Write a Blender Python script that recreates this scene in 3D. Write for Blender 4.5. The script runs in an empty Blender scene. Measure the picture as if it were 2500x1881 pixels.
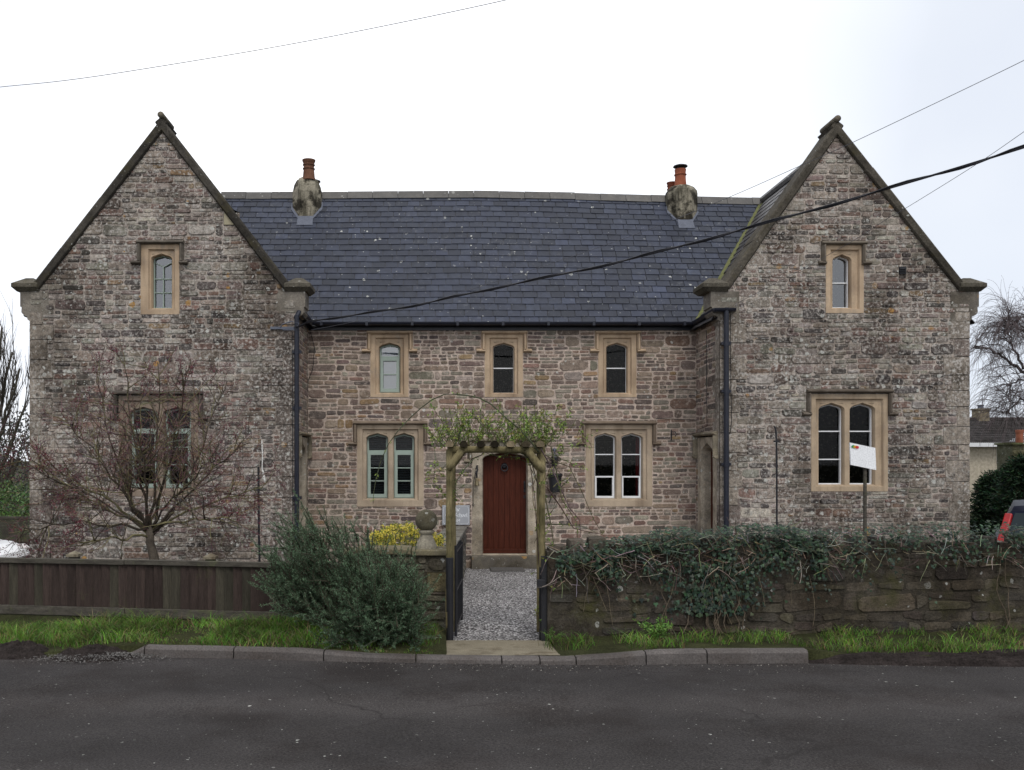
import bpy, math, random
from math import sin, cos, pi, radians, sqrt
from mathutils import Vector, Matrix, noise
V = Vector
C = bpy.context.scene.collection
SC = bpy.context.scene
# ------------------------------------------------------------------ camera, sky, sun
F, CX, CY, H = 2232.0, 1070.0, 1120.0, 2.0      # focal length and principal point of the photograph (2500 px wide), eye height
cam_d = bpy.data.cameras.new('camera'); cam = bpy.data.objects.new('camera', cam_d); C.objects.link(cam)
cam.location = (0, 0, H); cam.rotation_euler = (radians(90), 0, 0)
cam_d.sensor_width = 36; cam_d.lens = F/2500*36
cam_d.shift_x = (1250-CX)/2500; cam_d.shift_y = (CY-940.5)/2500
cam_d.clip_end = 2000
SC.camera = cam
SUN_EL, SUN_AZ = radians(54), radians(165)      # high veiled sun behind the photographer, a little to the right
w = bpy.data.worlds.new('World'); SC.world = w; w.use_nodes = True
nt = w.node_tree; nt.nodes.clear()
sky = nt.nodes.new('ShaderNodeTexSky'); sky.sky_type = 'NISHITA'; sky.sun_disc = False
sky.sun_elevation = SUN_EL; sky.sun_rotation = SUN_AZ
tc = nt.nodes.new('ShaderNodeTexCoord')
ns = nt.nodes.new('ShaderNodeTexNoise'); ns.inputs['Scale'].default_value = 2.2; ns.inputs['Detail'].default_value = 4
cr = nt.nodes.new('ShaderNodeValToRGB')
cr.color_ramp.elements[0].position = .36; cr.color_ramp.elements[0].color = (.86, .88, .93, 1)
cr.color_ramp.elements[1].position = .60; cr.color_ramp.elements[1].color = (1, 1, 1, 1)
sc_ = nt.nodes.new('ShaderNodeVectorMath'); sc_.operation = 'SCALE'; sc_.inputs['Scale'].default_value = 11.4
mx = nt.nodes.new('ShaderNodeMixRGB'); mx.inputs[0].default_value = .9
bg = nt.nodes.new('ShaderNodeBackground'); bg.inputs['Strength'].default_value = .1
ow = nt.nodes.new('ShaderNodeOutputWorld')
L = nt.links.new
L(tc.outputs['Generated'], ns.inputs['Vector']); L(ns.outputs['Fac'], cr.inputs[0])
sx = nt.nodes.new('ShaderNodeSeparateXYZ'); L(tc.outputs['Generated'], sx.inputs[0])      # the cloud deck is brightest ahead and left, thicker to the right
mr = nt.nodes.new('ShaderNodeMapRange'); mr.inputs[1].default_value = -1; mr.inputs[2].default_value = 1; L(sx.outputs[0], mr.inputs[0])
cr2 = nt.nodes.new('ShaderNodeValToRGB'); e = cr2.color_ramp.elements; e[0].position = .24; e[0].color = (.60, .62, .67, 1); e[1].position = .42; e[1].color = (1, 1, 1, 1)
for p_, c_ in ((.56, (1, 1, 1, 1)), (.72, (.545, .57, .615, 1))): q_ = e.new(p_); q_.color = c_
L(mr.outputs[0], cr2.inputs[0]); mm = nt.nodes.new('ShaderNodeMixRGB'); mm.blend_type = 'MULTIPLY'; mm.inputs[0].default_value = 1
L(cr.outputs[0], mm.inputs[1]); L(cr2.outputs[0], mm.inputs[2]); L(mm.outputs[0], sc_.inputs[0])
L(sky.outputs[0], mx.inputs[1]); L(sc_.outputs[0], mx.inputs[2]); L(mx.outputs[0], bg.inputs['Color']); L(bg.outputs[0], ow.inputs[0])
sd = bpy.data.lights.new('sun', 'SUN'); sd.energy = 1.0; sd.angle = radians(22); sd.color = (1, .96, .9)
so = bpy.data.objects.new('sun', sd); C.objects.link(so)
so.rotation_euler = (radians(90)-SUN_EL, 0, radians(180)-SUN_AZ)
SC.view_settings.view_transform = 'Standard'; SC.view_settings.look = 'None'
SC.view_settings.exposure = .55; SC.view_settings.gamma = 1

# ------------------------------------------------------------------ helpers
def X(px, D): return (px-CX)*D/F
def Z(py, D): return H-(py-CY)*D/F
def P(px, py, D): return V((X(px, D), D, Z(py, D)))
R = random.Random(7)
def U(a, b): return R.uniform(a, b)
def fbm(x, y=0, z=0): return noise.noise(V((x, y, z)))
def lerp(a, b, t): return a+(b-a)*t
def curve(pts, x):
    if x <= pts[0][0]: return pts[0][1]
    for (a, b), (c, d) in zip(pts, pts[1:]):
        if x <= c: return b+(d-b)*(x-a)/(c-a)
    return pts[-1][1]
WHITE = (1, 1, 1)
class MB:
    def __init__(s): s.v = []; s.f = []; s.c = []
    def face(s, pts, c=WHITE):
        n = len(s.v); s.v += [tuple(p) for p in pts]; s.f.append(tuple(range(n, n+len(pts)))); s.c.append(c)
    def add(s, vs, fs, c=WHITE):
        n = len(s.v); s.v += [tuple(p) for p in vs]
        for f in fs: s.f.append(tuple(i+n for i in f)); s.c.append(c)
    def box(s, x0, x1, y0, y1, z0, z1, c=WHITE, m=None):
        vs = [V((x, y, z)) for z in (z0, z1) for y in (y0, y1) for x in (x0, x1)]
        if m: vs = [m(v) for v in vs]
        s.add(vs, [(0, 2, 3, 1), (4, 5, 7, 6), (0, 1, 5, 4), (2, 6, 7, 3), (0, 4, 6, 2), (1, 3, 7, 5)], c)
    def bar(s, a, b, wx, wz, c=WHITE):          # box beam from a to b
        a, b = V(a), V(b); t = (b-a).normalized()
        up = V((0, 0, 1)) if abs(t.z) < .9 else V((0, 1, 0))
        e = t.cross(up).normalized(); u = e.cross(t)
        vs = [p+e*i*wx/2+u*j*wz/2 for p in (a, b) for i, j in ((-1, -1), (1, -1), (1, 1), (-1, 1))]
        s.add(vs, [(0, 3, 2, 1), (4, 5, 6, 7), (0, 1, 5, 4), (1, 2, 6, 5), (2, 3, 7, 6), (3, 0, 4, 7)], c)
    def tube(s, pts, r, n=6, c=WHITE, caps=True):
        pts = [V(p) for p in pts]; k = len(pts)
        if not hasattr(r, '__len__'): r = [r]*k
        vs = []; ref = None
        for i, p in enumerate(pts):
            t = pts[min(i+1, k-1)]-pts[max(i-1, 0)]
            if t.length < 1e-9: t = V((0, 0, 1))
            t.normalize()
            if ref is None: ref = V((1, 0, 0)) if abs(t.x) < .8 else V((0, 1, 0))
            e = t.cross(ref)
            if e.length < 1e-4: e = t.cross(V((0, 1, .3)))
            e.normalize(); u = t.cross(e); ref = u.cross(t) if False else ref
            for j in range(n):
                a = 2*pi*j/n; vs.append(p+(e*cos(a)+u*sin(a))*r[i])
        fs = [(i*n+j, i*n+(j+1) % n, (i+1)*n+(j+1) % n, (i+1)*n+j) for i in range(k-1) for j in range(n)]
        if caps: fs += [tuple(range(n))[::-1], tuple(range((k-1)*n, k*n))]
        s.add(vs, fs, c)
    def lathe(s, prof, o, n=20, c=WHITE, rot=0, sq=None):
        o = V(o); vs = []
        for r, z in prof:
            for j in range(n):
                a = 2*pi*j/n+rot; vs.append(o+V((r*cos(a), r*sin(a), z)))
        k = len(prof)
        fs = [(i*n+j, i*n+(j+1) % n, (i+1)*n+(j+1) % n, (i+1)*n+j) for i in range(k-1) for j in range(n)]
        fs += [tuple(range(n))[::-1], tuple(range((k-1)*n, k*n))]
        s.add(vs, fs, c)
    def bridge(s, A, B, c=WHITE, closed=True):
        n = len(A); m = n if closed else n-1
        s.add(list(A)+list(B), [(i, (i+1) % n, n+(i+1) % n, n+i) for i in range(m)], c)
    def build(s, name, mat, parent=None, smooth=False, bevel=0):
        me = bpy.data.meshes.new(name); me.from_pydata(s.v, [], s.f)
        at = me.attributes.new('tint', 'FLOAT_COLOR', 'FACE')
        buf = []
        for c in s.c: buf += (c[0], c[1], c[2], 1.0)
        at.data.foreach_set('color', buf)
        if smooth: me.polygons.foreach_set('use_smooth', [True]*len(me.polygons))
        me.materials.append(mat); me.update()
        o = bpy.data.objects.new(name, me); C.objects.link(o)
        if parent is not None:
            o.parent = parent
            if parent.type == 'EMPTY': o.matrix_parent_inverse = Matrix.Translation(parent.location).inverted()
        if bevel:
            b = o.modifiers.new('bevel', 'BEVEL'); b.width = bevel; b.segments = 2; b.limit_method = 'ANGLE'
        return o
def tag(o, label, cat, group=None):
    o['label'] = label; o['category'] = cat
    if group: o['group'] = group
    return o
def thing(name, loc, label, cat, group=None):
    o = bpy.data.objects.new(name, None); C.objects.link(o); o.location = loc; o.empty_display_size = .2
    return tag(o, label, cat, group)
def struct(o, kind='structure'): o['kind'] = kind; return o

# ------------------------------------------------------------------ materials
def new_mat(name):
    m = bpy.data.materials.new(name); m.use_nodes = True
    t = m.node_tree; b = t.nodes['Principled BSDF']; return m, t, b
def node(t, typ, **kw):
    n = t.nodes.new(typ)
    for k, v in kw.items():
        if k in n.inputs: n.inputs[k].default_value = v
        else: setattr(n, k, v)
    return n
def ramp(t, src, a, b, ca=(0, 0, 0, 1), cb=(1, 1, 1, 1)):
    r = t.nodes.new('ShaderNodeValToRGB'); e = r.color_ramp.elements
    e[0].position, e[0].color, e[1].position, e[1].color = a, ca, b, cb
    t.links.new(src, r.inputs[0]); return r.outputs[0]
def mixc(t, fac, a, b, mode='MIX'):
    m = t.nodes.new('ShaderNodeMixRGB'); m.blend_type = mode
    for i, s in enumerate((fac, a, b)):
        if hasattr(s, 'is_output') or isinstance(s, bpy.types.NodeSocket): t.links.new(s, m.inputs[i])
        elif i == 0: m.inputs[0].default_value = s
        else: m.inputs[i].default_value = (*s, 1) if len(s) == 3 else s
    return m.outputs[0]
def mul(t, a, b):
    m = t.nodes.new('ShaderNodeMath'); m.operation = 'MULTIPLY'
    for i, s in enumerate((a, b)):
        if isinstance(s, bpy.types.NodeSocket): t.links.new(s, m.inputs[i])
        else: m.inputs[i].default_value = s
    return m.outputs[0]
def surf(name, col=None, rough=.85, spec=.25, metal=0, var=.25, vs=9, fine=.25, fs=55, bump=.3, bs=45, bd=.01,
         stain=None, lichen=0, lscale=9, orange=0, moss=None, streak=None, stretch=None, crust=None):
    """one procedural surface: per-face tint or a colour, broad and fine variation, stains, lichen spots, moss, grain, bump"""
    m, t, b = new_mat(name); lk = t.links.new
    tcn = t.nodes.new('ShaderNodeTexCoord'); co = tcn.outputs['Object']
    if stretch:
        mp = t.nodes.new('ShaderNodeMapping'); mp.inputs['Scale'].default_value = stretch; lk(co, mp.inputs[0]); co2 = mp.outputs[0]
    else: co2 = co
    def nz(scale, c=co, det=4, rg=.6):
        n = node(t, 'ShaderNodeTexNoise', Scale=scale, Detail=det, Roughness=rg); lk(c, n.inputs['Vector']); return n.outputs['Fac']
    if col is None:
        at = t.nodes.new('ShaderNodeAttribute'); at.attribute_name = 'tint'; c = at.outputs['Color']
    else:
        rg = t.nodes.new('ShaderNodeRGB'); rg.outputs[0].default_value = (*col, 1); c = rg.outputs[0]
    if var: c = mixc(t, 1, c, ramp(t, nz(vs, co2), .3, .7, (1-var,)*3+(1,), (1+var,)*3+(1,)), 'MULTIPLY')
    if fine: c = mixc(t, 1, c, ramp(t, nz(fs, co2, 3, .7), .3, .7, (1-fine,)*3+(1,), (1+fine,)*3+(1,)), 'MULTIPLY')
    if stain:   # (colour multiplier, scale, low, high)
        c = mixc(t, ramp(t, nz(stain[1], co, 5, .65), stain[2], stain[3]), c, mixc(t, 1, c, stain[0], 'MULTIPLY'))
    if streak:  # dark runs drawn out downwards (colour multiplier, low, high)
        mp = t.nodes.new('ShaderNodeMapping'); mp.inputs['Scale'].default_value = (4, 4, .5); lk(co, mp.inputs[0])
        c = mixc(t, ramp(t, nz(1.3, mp.outputs[0], 4), streak[1], streak[2]), c, mixc(t, 1, c, streak[0], 'MULTIPLY'))
    if moss:    # (colour, scale, low, high)
        c = mixc(t, ramp(t, nz(moss[1], co, 5, .7), moss[2], moss[3]), c, moss[0])
    if crust:   # pale patches of mortar smear or crustose lichen (colour, scale, low, high, mask low, mask high)
        c = mixc(t, mul(t, ramp(t, nz(crust[1], co, 6, .75), crust[2], crust[3]), ramp(t, nz(.9, co, 3), crust[4], crust[5])), c, crust[0])
    def spots(c, amount, scale, colr, seedoff):
        mp = t.nodes.new('ShaderNodeMapping'); mp.inputs['Location'].default_value = (seedoff,)*3; lk(co, mp.inputs[0])
        n = t.nodes.new('ShaderNodeTexNoise'); n.inputs['Scale'].default_value = 14; lk(mp.outputs[0], n.inputs['Vector'])
        ad = mixc(t, .06, mp.outputs[0], n.outputs['Color'], 'ADD')
        vo = node(t, 'ShaderNodeTexVoronoi', Scale=scale); lk(ad, vo.inputs['Vector'])
        sep = t.nodes.new('ShaderNodeSeparateColor'); lk(vo.outputs['Color'], sep.inputs[0])
        sz = ramp(t, sep.outputs[0], 1-amount, 1, (0, 0, 0, 1), (.42, .42, .42, 1))
        lt = t.nodes.new('ShaderNodeMath'); lt.operation = 'LESS_THAN'; lk(vo.outputs['Distance'], lt.inputs[0]); lk(sz, lt.inputs[1])
        k = mul(t, lt.outputs[0], ramp(t, nz(1.1, mp.outputs[0], 3), .38, .6))
        k = mul(t, k, ramp(t, nz(70, co, 2), .3, .55))
        return mixc(t, k, c, colr)
    if lichen:
        c = spots(c, lichen, lscale, (.50, .50, .46), 3.1); c = spots(c, lichen*.8, lscale*2.3, (.42, .42, .39), 9.7)
    if orange: c = spots(c, orange, 7, (.40, .22, .06), 21.3)
    lk(c, b.inputs['Base Color'])
    b.inputs['Roughness'].default_value = rough; b.inputs['Specular IOR Level'].default_value = spec; b.inputs['Metallic'].default_value = metal
    if bump:
        bp = t.nodes.new('ShaderNodeBump'); bp.inputs['Strength'].default_value = bump; bp.inputs['Distance'].default_value = bd
        lk(nz(bs, co2, 5, .7), bp.inputs['Height']); lk(bp.outputs[0], b.inputs['Normal'])
    return m
M = {}
M['rubble'] = surf('warm rubble stone', None, .92, .15, var=.28, vs=13, fine=.35, fs=60, bump=.7, bs=45, bd=.016, stain=((.75, .73, .72), 1.0, .50, .68), lichen=.12, lscale=13, crust=((.42, .35, .295), 11, .53, .66, .25, .6))
M['gable_rubble'] = surf('weathered gable rubble', None, .95, .1, var=.38, vs=16, fine=.45, fs=48, bump=.8, bs=45, bd=.018, stain=((.42, .405, .39), .8, .47, .62), streak=((.66, .65, .64), .52, .68), lichen=.55, lscale=11, orange=.06, moss=((.07, .064, .058), 7, .58, .70), crust=((.47, .435, .395), 17, .50, .62, .33, .58))
M['dark_rubble'] = surf('damp boundary rubble', None, .9, .2, var=.3, vs=8, fine=.35, fs=45, bump=.9, bs=30, bd=.025, stain=((.55, .52, .46), 1.6, .42, .6), lichen=.08, lscale=8, moss=((.055, .052, .02), 2.2, .50, .72), crust=((.10, .09, .075), 9, .55, .7, .4, .6))
M['dressed'] = surf('dressed limestone', None, .85, .2, var=.16, vs=5, fine=.12, fs=60, bump=.25, bs=60, bd=.006, stain=((.62, .60, .60), 2.5, .46, .7), streak=((.72, .70, .68), .5, .66), crust=((.24, .205, .17), 6, .52, .7, .4, .65))
M['quoin'] = surf('weathered quoin stone', None, .9, .15, var=.3, vs=5, fine=.3, crust=((.10, .09, .08), 4, .5, .7, .35, .6), fs=50, bump=.5, bs=50, bd=.01, stain=((.55, .53, .5), 1.5, .45, .66), lichen=.2, lscale=12, orange=.12)
M['coping'] = surf('blackened coping stone', None, .95, .1, var=.35, vs=5, fine=.35, fs=40, bump=.6, bs=40, bd=.012, lichen=.05, lscale=20, moss=((.06, .052, .028), 3, .52, .75))
M['slate'] = surf('blue grey slate', None, .5, .3, var=.2, vs=7, fine=.18, fs=60, bump=.15, bs=30, bd=.006, stain=((1.4, 1.36, 1.3), 1.6, .55, .75), lichen=.05, lscale=11, streak=((1.35, 1.33, 1.3), .56, .7), crust=((.11, .112, .118), 9, .56, .7, .42, .62))
M['chimney'] = surf('sooty cream chimney stone', (.26, .235, .18), .9, .15, var=.25, vs=5, fine=.3, fs=40, bump=.5, bs=30, bd=.015, stain=((.16, .155, .15), 3.0, .47, .57), streak=((.3, .3, .28), .48, .6))
M['terracotta'] = surf('terracotta', None, .8, .2, var=.2, vs=12, fine=.15, stain=((.5, .45, .42), 6, .45, .7))
M['lead'] = surf('lead flashing', (.11, .12, .15), .7, .25, var=.15, vs=10, bump=.1)
M['green_paint'] = surf('sage green paint', (.285, .345, .30), .55, .3, var=.05, vs=6, fine=.05, bump=.05)
M['white_paint'] = surf('white paint', (.72, .73, .74), .5, .3, var=.05, vs=6, fine=.05, bump=.05)
M['black_paint'] = surf('black gutter paint', (.012, .014, .024), .4, .4, var=.2, vs=9, fine=.1, bump=.1)
M['iron'] = surf('black iron', (.012, .012, .015), .5, .4, var=.2, bump=.2)
M['door'] = surf('red brown door planks', (.058, .0145, .0075), .6, .12, var=.3, vs=6, fine=.25, fs=25, bump=.2, bs=30, bd=.003, stretch=(6, 6, .5))
M['plaster'] = surf('dim interior plaster', (.10, .10, .10), .9, .1)
M['blind'] = surf('pale blind', (.62, .66, .72), .7, .2, var=.03, fine=.03, bump=0)
M['dark_blind'] = surf('grey slatted blind', (.10, .11, .12), .7, .2, var=.05, fine=.03, bump=0)
M['curtain'] = surf('red curtain', (.20, .010, .016), .9, .1, var=.2, vs=20, stretch=(8, 8, .3))
M['fence'] = surf('dark stained fence boards', None, .85, .2, var=.3, vs=4, fine=.3, fs=25, bump=.4, bs=30, bd=.005, stretch=(7, 7, .6), moss=((.07, .07, .035), 2.0, .6, .85))
M['rail'] = surf('weathered grey rail', (.068, .061, .050), .9, .15, var=.35, vs=4, fine=.3, fs=25, bump=.4, stretch=(.6, 6, 6), moss=((.10, .11, .05), 3, .55, .75))
M['log'] = surf('treated round timber', (.20, .165, .085), .85, .2, var=.25, vs=6, fine=.3, fs=22, bump=.35, bs=25, stretch=(5, 5, .6), stain=((.4, .42, .36), 3, .45, .65))
M['log_end'] = surf('sawn log end', None, .9, .1, var=.3, vs=20)
M['asphalt'] = surf('worn asphalt', (.044, .040, .039), .92, .15, var=.2, vs=1.3, fine=.6, fs=75, bump=1, bs=85, bd=.012, crust=((.075, .068, .063), 55, .52, .6, .3, .62), stretch=(.8, 1, 1), stain=((.72, .68, .66), .8, .48, .62), lichen=.02, lscale=30)
M['kerb'] = surf('grey kerb stone', (.105, .094, .088), .9, .2, var=.25, vs=5, fine=.35, fs=60, bump=.5, bs=70, bd=.006, stain=((.55, .52, .5), 2.5, .45, .65), moss=((.07, .07, .03), 3, .66, .8))
M['concrete'] = surf('tan concrete apron', (.19, .165, .118), .9, .2, var=.2, vs=4, fine=.3, fs=80, bump=.4, bs=90, bd=.005, stain=((.5, .46, .42), 3, .52, .66))
M['soil'] = surf('dark soil', (.030, .024, .022), .95, .1, var=.4, vs=8, fine=.5, fs=60, bump=1, bs=35, bd=.03)
M['turf'] = surf('turf ground', (.032, .034, .014), .95, .1, var=.4, vs=3, fine=.4, fs=40, bump=.8, bs=30, bd=.03)
M['lawn'] = surf('lawn', (.07, .14, .025), .95, .1, var=.3, vs=1, fine=.4, fs=40, bump=.8, bs=30, bd=.03)
M['leaf'] = surf('leaf', None, .7, .12, var=.25, vs=14, fine=.15, bump=0)
M['ivy'] = surf('ivy leaf', None, .5, .2, var=.25, vs=14, fine=.15, bump=0)
M['bark'] = surf('bark', None, .9, .15, var=.35, vs=9, fine=.35, fs=60, bump=.5, bs=50)
M['stem'] = surf('green brown stem', None, .8, .2, var=.3, vs=12, bump=.2)
M['plaque'] = surf('grey slate plaque', (.30, .31, .33), .5, .35, var=.06, vs=4, fine=.04, bump=.05, streak=((.88, .86, .80), .5, .6))
M['lettering'] = surf('white lettering', (.82, .84, .87), .6, .2, var=.03, bump=0)
M['bronze'] = surf('old bronze', (.16, .13, .075), .5, .4, metal=.5, var=.3, vs=20)
M['cable'] = surf('black cable', (.012, .012, .016), .6, .3, var=.1, bump=0)
M['wire'] = surf('pale thin wire', (.10, .10, .115), .6, .3, var=.1, bump=0)
M['rope'] = surf('white rope', (.65, .64, .60), .9, .1, var=.2, vs=40)
M['cream_wall'] = surf('cream render', (.42, .37, .29), .9, .1)
M['tile'] = surf('dark concrete tiles', None, .9, .15, var=.3, vs=3, stain=((.5, .5, .45), 1, .5, .7))
M['car_blue'] = surf('dark blue car paint', (.007, .009, .020), .4, .06, var=.05, fine=0, bump=0)
M['car_white'] = surf('white car paint', (.75, .76, .78), .3, .5, var=.03, fine=0, bump=0)
M['car_glass'] = surf('dark car glass', (.015, .022, .026), .2, .12, var=0, fine=0, bump=0)
M['red_lamp'] = surf('red lamp lens', (.28, .010, .010), .2, .4, var=.1, bump=0)
M['clear_lamp'] = surf('clear lamp lens', (.55, .50, .50), .15, .5, var=.1, bump=0)
M['rubber'] = surf('rubber', (.015, .015, .016), .8, .2)
M['sign_white'] = surf('white sign board', (.78, .79, .80), .4, .3, var=.03, bump=0)
M['emblem'] = surf('emblem paint', None, .5, .3, var=.03, bump=0)
m, t, b = new_mat('gravel'); lk = t.links.new          # pale chippings: a cell per pebble
tcn = t.nodes.new('ShaderNodeTexCoord')
vo = node(t, 'ShaderNodeTexVoronoi', Scale=34); lk(tcn.outputs['Object'], vo.inputs['Vector'])
sep = t.nodes.new('ShaderNodeSeparateColor'); lk(vo.outputs['Color'], sep.inputs[0])
cc = ramp(t, sep.outputs[0], 0, 1, (.25, .235, .23, 1), (.80, .78, .77, 1))
cc = mixc(t, ramp(t, vo.outputs['Distance'], .25, .62), cc, (.05, .045, .045))
nn = node(t, 'ShaderNodeTexNoise', Scale=1.2); lk(tcn.outputs['Object'], nn.inputs['Vector'])
lk(mixc(t, 1, cc, ramp(t, nn.outputs['Fac'], .3, .7, (.7, .7, .7, 1), (1.1, 1.1, 1.1, 1)), 'MULTIPLY'), b.inputs['Base Color'])
b.inputs['Roughness'].default_value = .9
bp = t.nodes.new('ShaderNodeBump'); bp.invert = True; bp.inputs['Strength'].default_value = .9; bp.inputs['Distance'].default_value = .02
lk(vo.outputs['Distance'], bp.inputs['Height']); lk(bp.outputs[0], b.inputs['Normal']); M['gravel'] = m
t = M['asphalt'].node_tree; b = t.nodes['Principled BSDF']; lk = t.links.new        # a few fine cracks and old patch edges in the tarmac
src = b.inputs['Base Color'].links[0].from_socket; tcn = t.nodes.new('ShaderNodeTexCoord'); dn_ = node(t, 'ShaderNodeTexNoise', Scale=1.6, Detail=6); lk(tcn.outputs['Object'], dn_.inputs['Vector'])
ad = mixc(t, .5, tcn.outputs['Object'], dn_.outputs['Color'], 'ADD'); vo = node(t, 'ShaderNodeTexVoronoi', Scale=.42, feature='DISTANCE_TO_EDGE'); lk(ad, vo.inputs['Vector'])
n2 = node(t, 'ShaderNodeTexNoise', Scale=.5); lk(tcn.outputs['Object'], n2.inputs['Vector'])
ck = mul(t, ramp(t, vo.outputs['Distance'], .001, .005, (1, 1, 1, 1), (0, 0, 0, 1)), ramp(t, n2.outputs['Fac'], .46, .56))
sy_ = t.nodes.new('ShaderNodeSeparateXYZ'); lk(tcn.outputs['Object'], sy_.inputs[0])
wv = t.nodes.new('ShaderNodeMath'); wv.operation = 'SINE'; ml_ = mul(t, sy_.outputs[1], 3.6); lk(ml_, wv.inputs[0])     # wheel-polished tracks along the lane
lk(mixc(t, ck, mixc(t, 1, src, ramp(t, wv.outputs[0], 0, 1, (.86, .86, .86, 1), (1.16, 1.15, 1.14, 1)), 'MULTIPLY'), (.026, .023, .022)), b.inputs['Base Color'])
def glass(name, refl, tintc):
    m, t, b = new_mat(name); t.nodes.remove(b)
    tr = t.nodes.new('ShaderNodeBsdfTransparent'); tr.inputs[0].default_value = (*tintc, 1)
    gl = t.nodes.new('ShaderNodeBsdfGlossy'); gl.inputs['Roughness'].default_value = .02
    fr = t.nodes.new('ShaderNodeFresnel'); fr.inputs[0].default_value = refl
    ms = t.nodes.new('ShaderNodeMixShader'); t.links.new(fr.outputs[0], ms.inputs[0]); t.links.new(tr.outputs[0], ms.inputs[1]); t.links.new(gl.outputs[0], ms.inputs[2])
    t.links.new(ms.outputs[0], t.nodes['Material Output'].inputs[0]); return m
M['glass'] = glass('window glass', 1.3, (.75, .78, .8))
M['bright_glass'] = glass('sky reflecting old glass', 2.7, (.8, .85, .9))
# ------------------------------------------------------------------ rubble masonry
WARM = [((.200,.153,.120),6), ((.150,.112,.096),4), ((.175,.112,.088),2), ((.180,.160,.128),4), ((.24,.208,.172),2), ((.100,.082,.073),2.5), ((.22,.150,.088),.7)]
GREY = [((.205,.170,.142),5), ((.160,.124,.108),4), ((.170,.112,.090),2), ((.188,.170,.142),4), ((.30,.268,.232),3), ((.082,.071,.065),3), ((.20,.14,.085),.4)]
DARK = [((.085,.072,.058),4), ((.060,.052,.046),4), ((.075,.068,.050),3), ((.11,.095,.075),2), ((.07,.052,.042),2)]
def pick(pal):
    t = R.random()*sum(w for _, w in pal)
    for c, w in pal:
        t -= w
        if t <= 0: break
    k = U(.8, 1.22)*(1 if pal is DARK else 1.13); return tuple(x*k*U(.96, 1.04) for x in c)
def stone(mb, Mp, a, b, c, d, pal, proud=(.006, .022), gap=.009, rough_k=.32):
    """one stone over u a..b, v c..d on the wall mapped by Mp(u,v,w)"""
    a, b, c, d = a+gap*U(.5, 1.3), b-gap*U(.5, 1.3), c+gap*U(.4, 1.2), d-gap*U(.4, 1.2)
    if b-a < .02 or d-c < .015: return
    h = d-c; k = min(h*.38, (b-a)*.3)
    pts = []
    for (u, v, du, dv) in ((a, c, 1, 0), (b, c, -1, 0), (b, d, -1, 0), (a, d, 1, 0)):
        q = k*U(.35, 1); q2 = k*U(.3, .9); sv = 1 if v == c else -1
        p1 = (u+du*q, v+U(-.08, .06)*h*sv*.6); p2 = (u+U(-.02, .02)*h*3*du*.3, v+sv*q2)
        pts += [p2, p1] if (u, v) in ((a, c), (b, d)) else [p1, p2]
    def wp(u, v): return u+.012*fbm(u*1.7, v*2.3, 1), v+.018*fbm(u*1.1, v*1.9, 7)
    cu, cv = (a+b)/2, (c+d)/2
    iv = [[U(0, rough_k)*h*.55*(1 if R.random() < .6 else .2) for _ in range(2)] for _ in range(2)]; iu = [U(0, rough_k)*.028, U(0, rough_k)*.028]
    def skew(u, v):
        fu = (u-a)/(b-a); fv = (v-c)/h; lo = lerp(iv[0][0], iv[0][1], fu); hi = lerp(iv[1][0], iv[1][1], fu)
        return u+iu[0]*(1-fu)-iu[1]*fu, c+lo+(v-c)*(h-lo-hi)/h
    pts = [skew(*p) for p in pts]
    pr = U(*proud); tu, tv = U(-.02, .02), U(-.05, .05); ins = 1-min(.010/h, .16)
    pts = [wp(*p) for p in pts]
    back = [Mp(u, v, -.006) for u, v in pts]
    mid = [Mp(u, v, pr*.55) for u, v in pts]
    fr = [Mp(cu+(u-cu)*(1-.012/(b-a)), cv+(v-cv)*ins, pr+tu*(u-cu)+tv*(v-cv)*.5+U(-.002, .002)) for u, v in pts]
    n = len(mb.v); col = pick(pal)
    mb.v += [tuple(p) for p in back+mid+fr]
    for i in range(8):
        j = (i+1) % 8
        mb.f.append((n+i, n+j, n+8+j, n+8+i)); mb.f.append((n+8+i, n+8+j, n+16+j, n+16+i)); mb.c += [col, col]
    mb.f.append(tuple(range(n+16, n+24))); mb.c.append(col)
def sub_iv(iv, a, b):
    out = []
    for p, q in iv:
        if b <= p or a >= q: out.append((p, q)); continue
        if a > p: out.append((p, a))
        if b < q: out.append((b, q))
    return out
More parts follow.
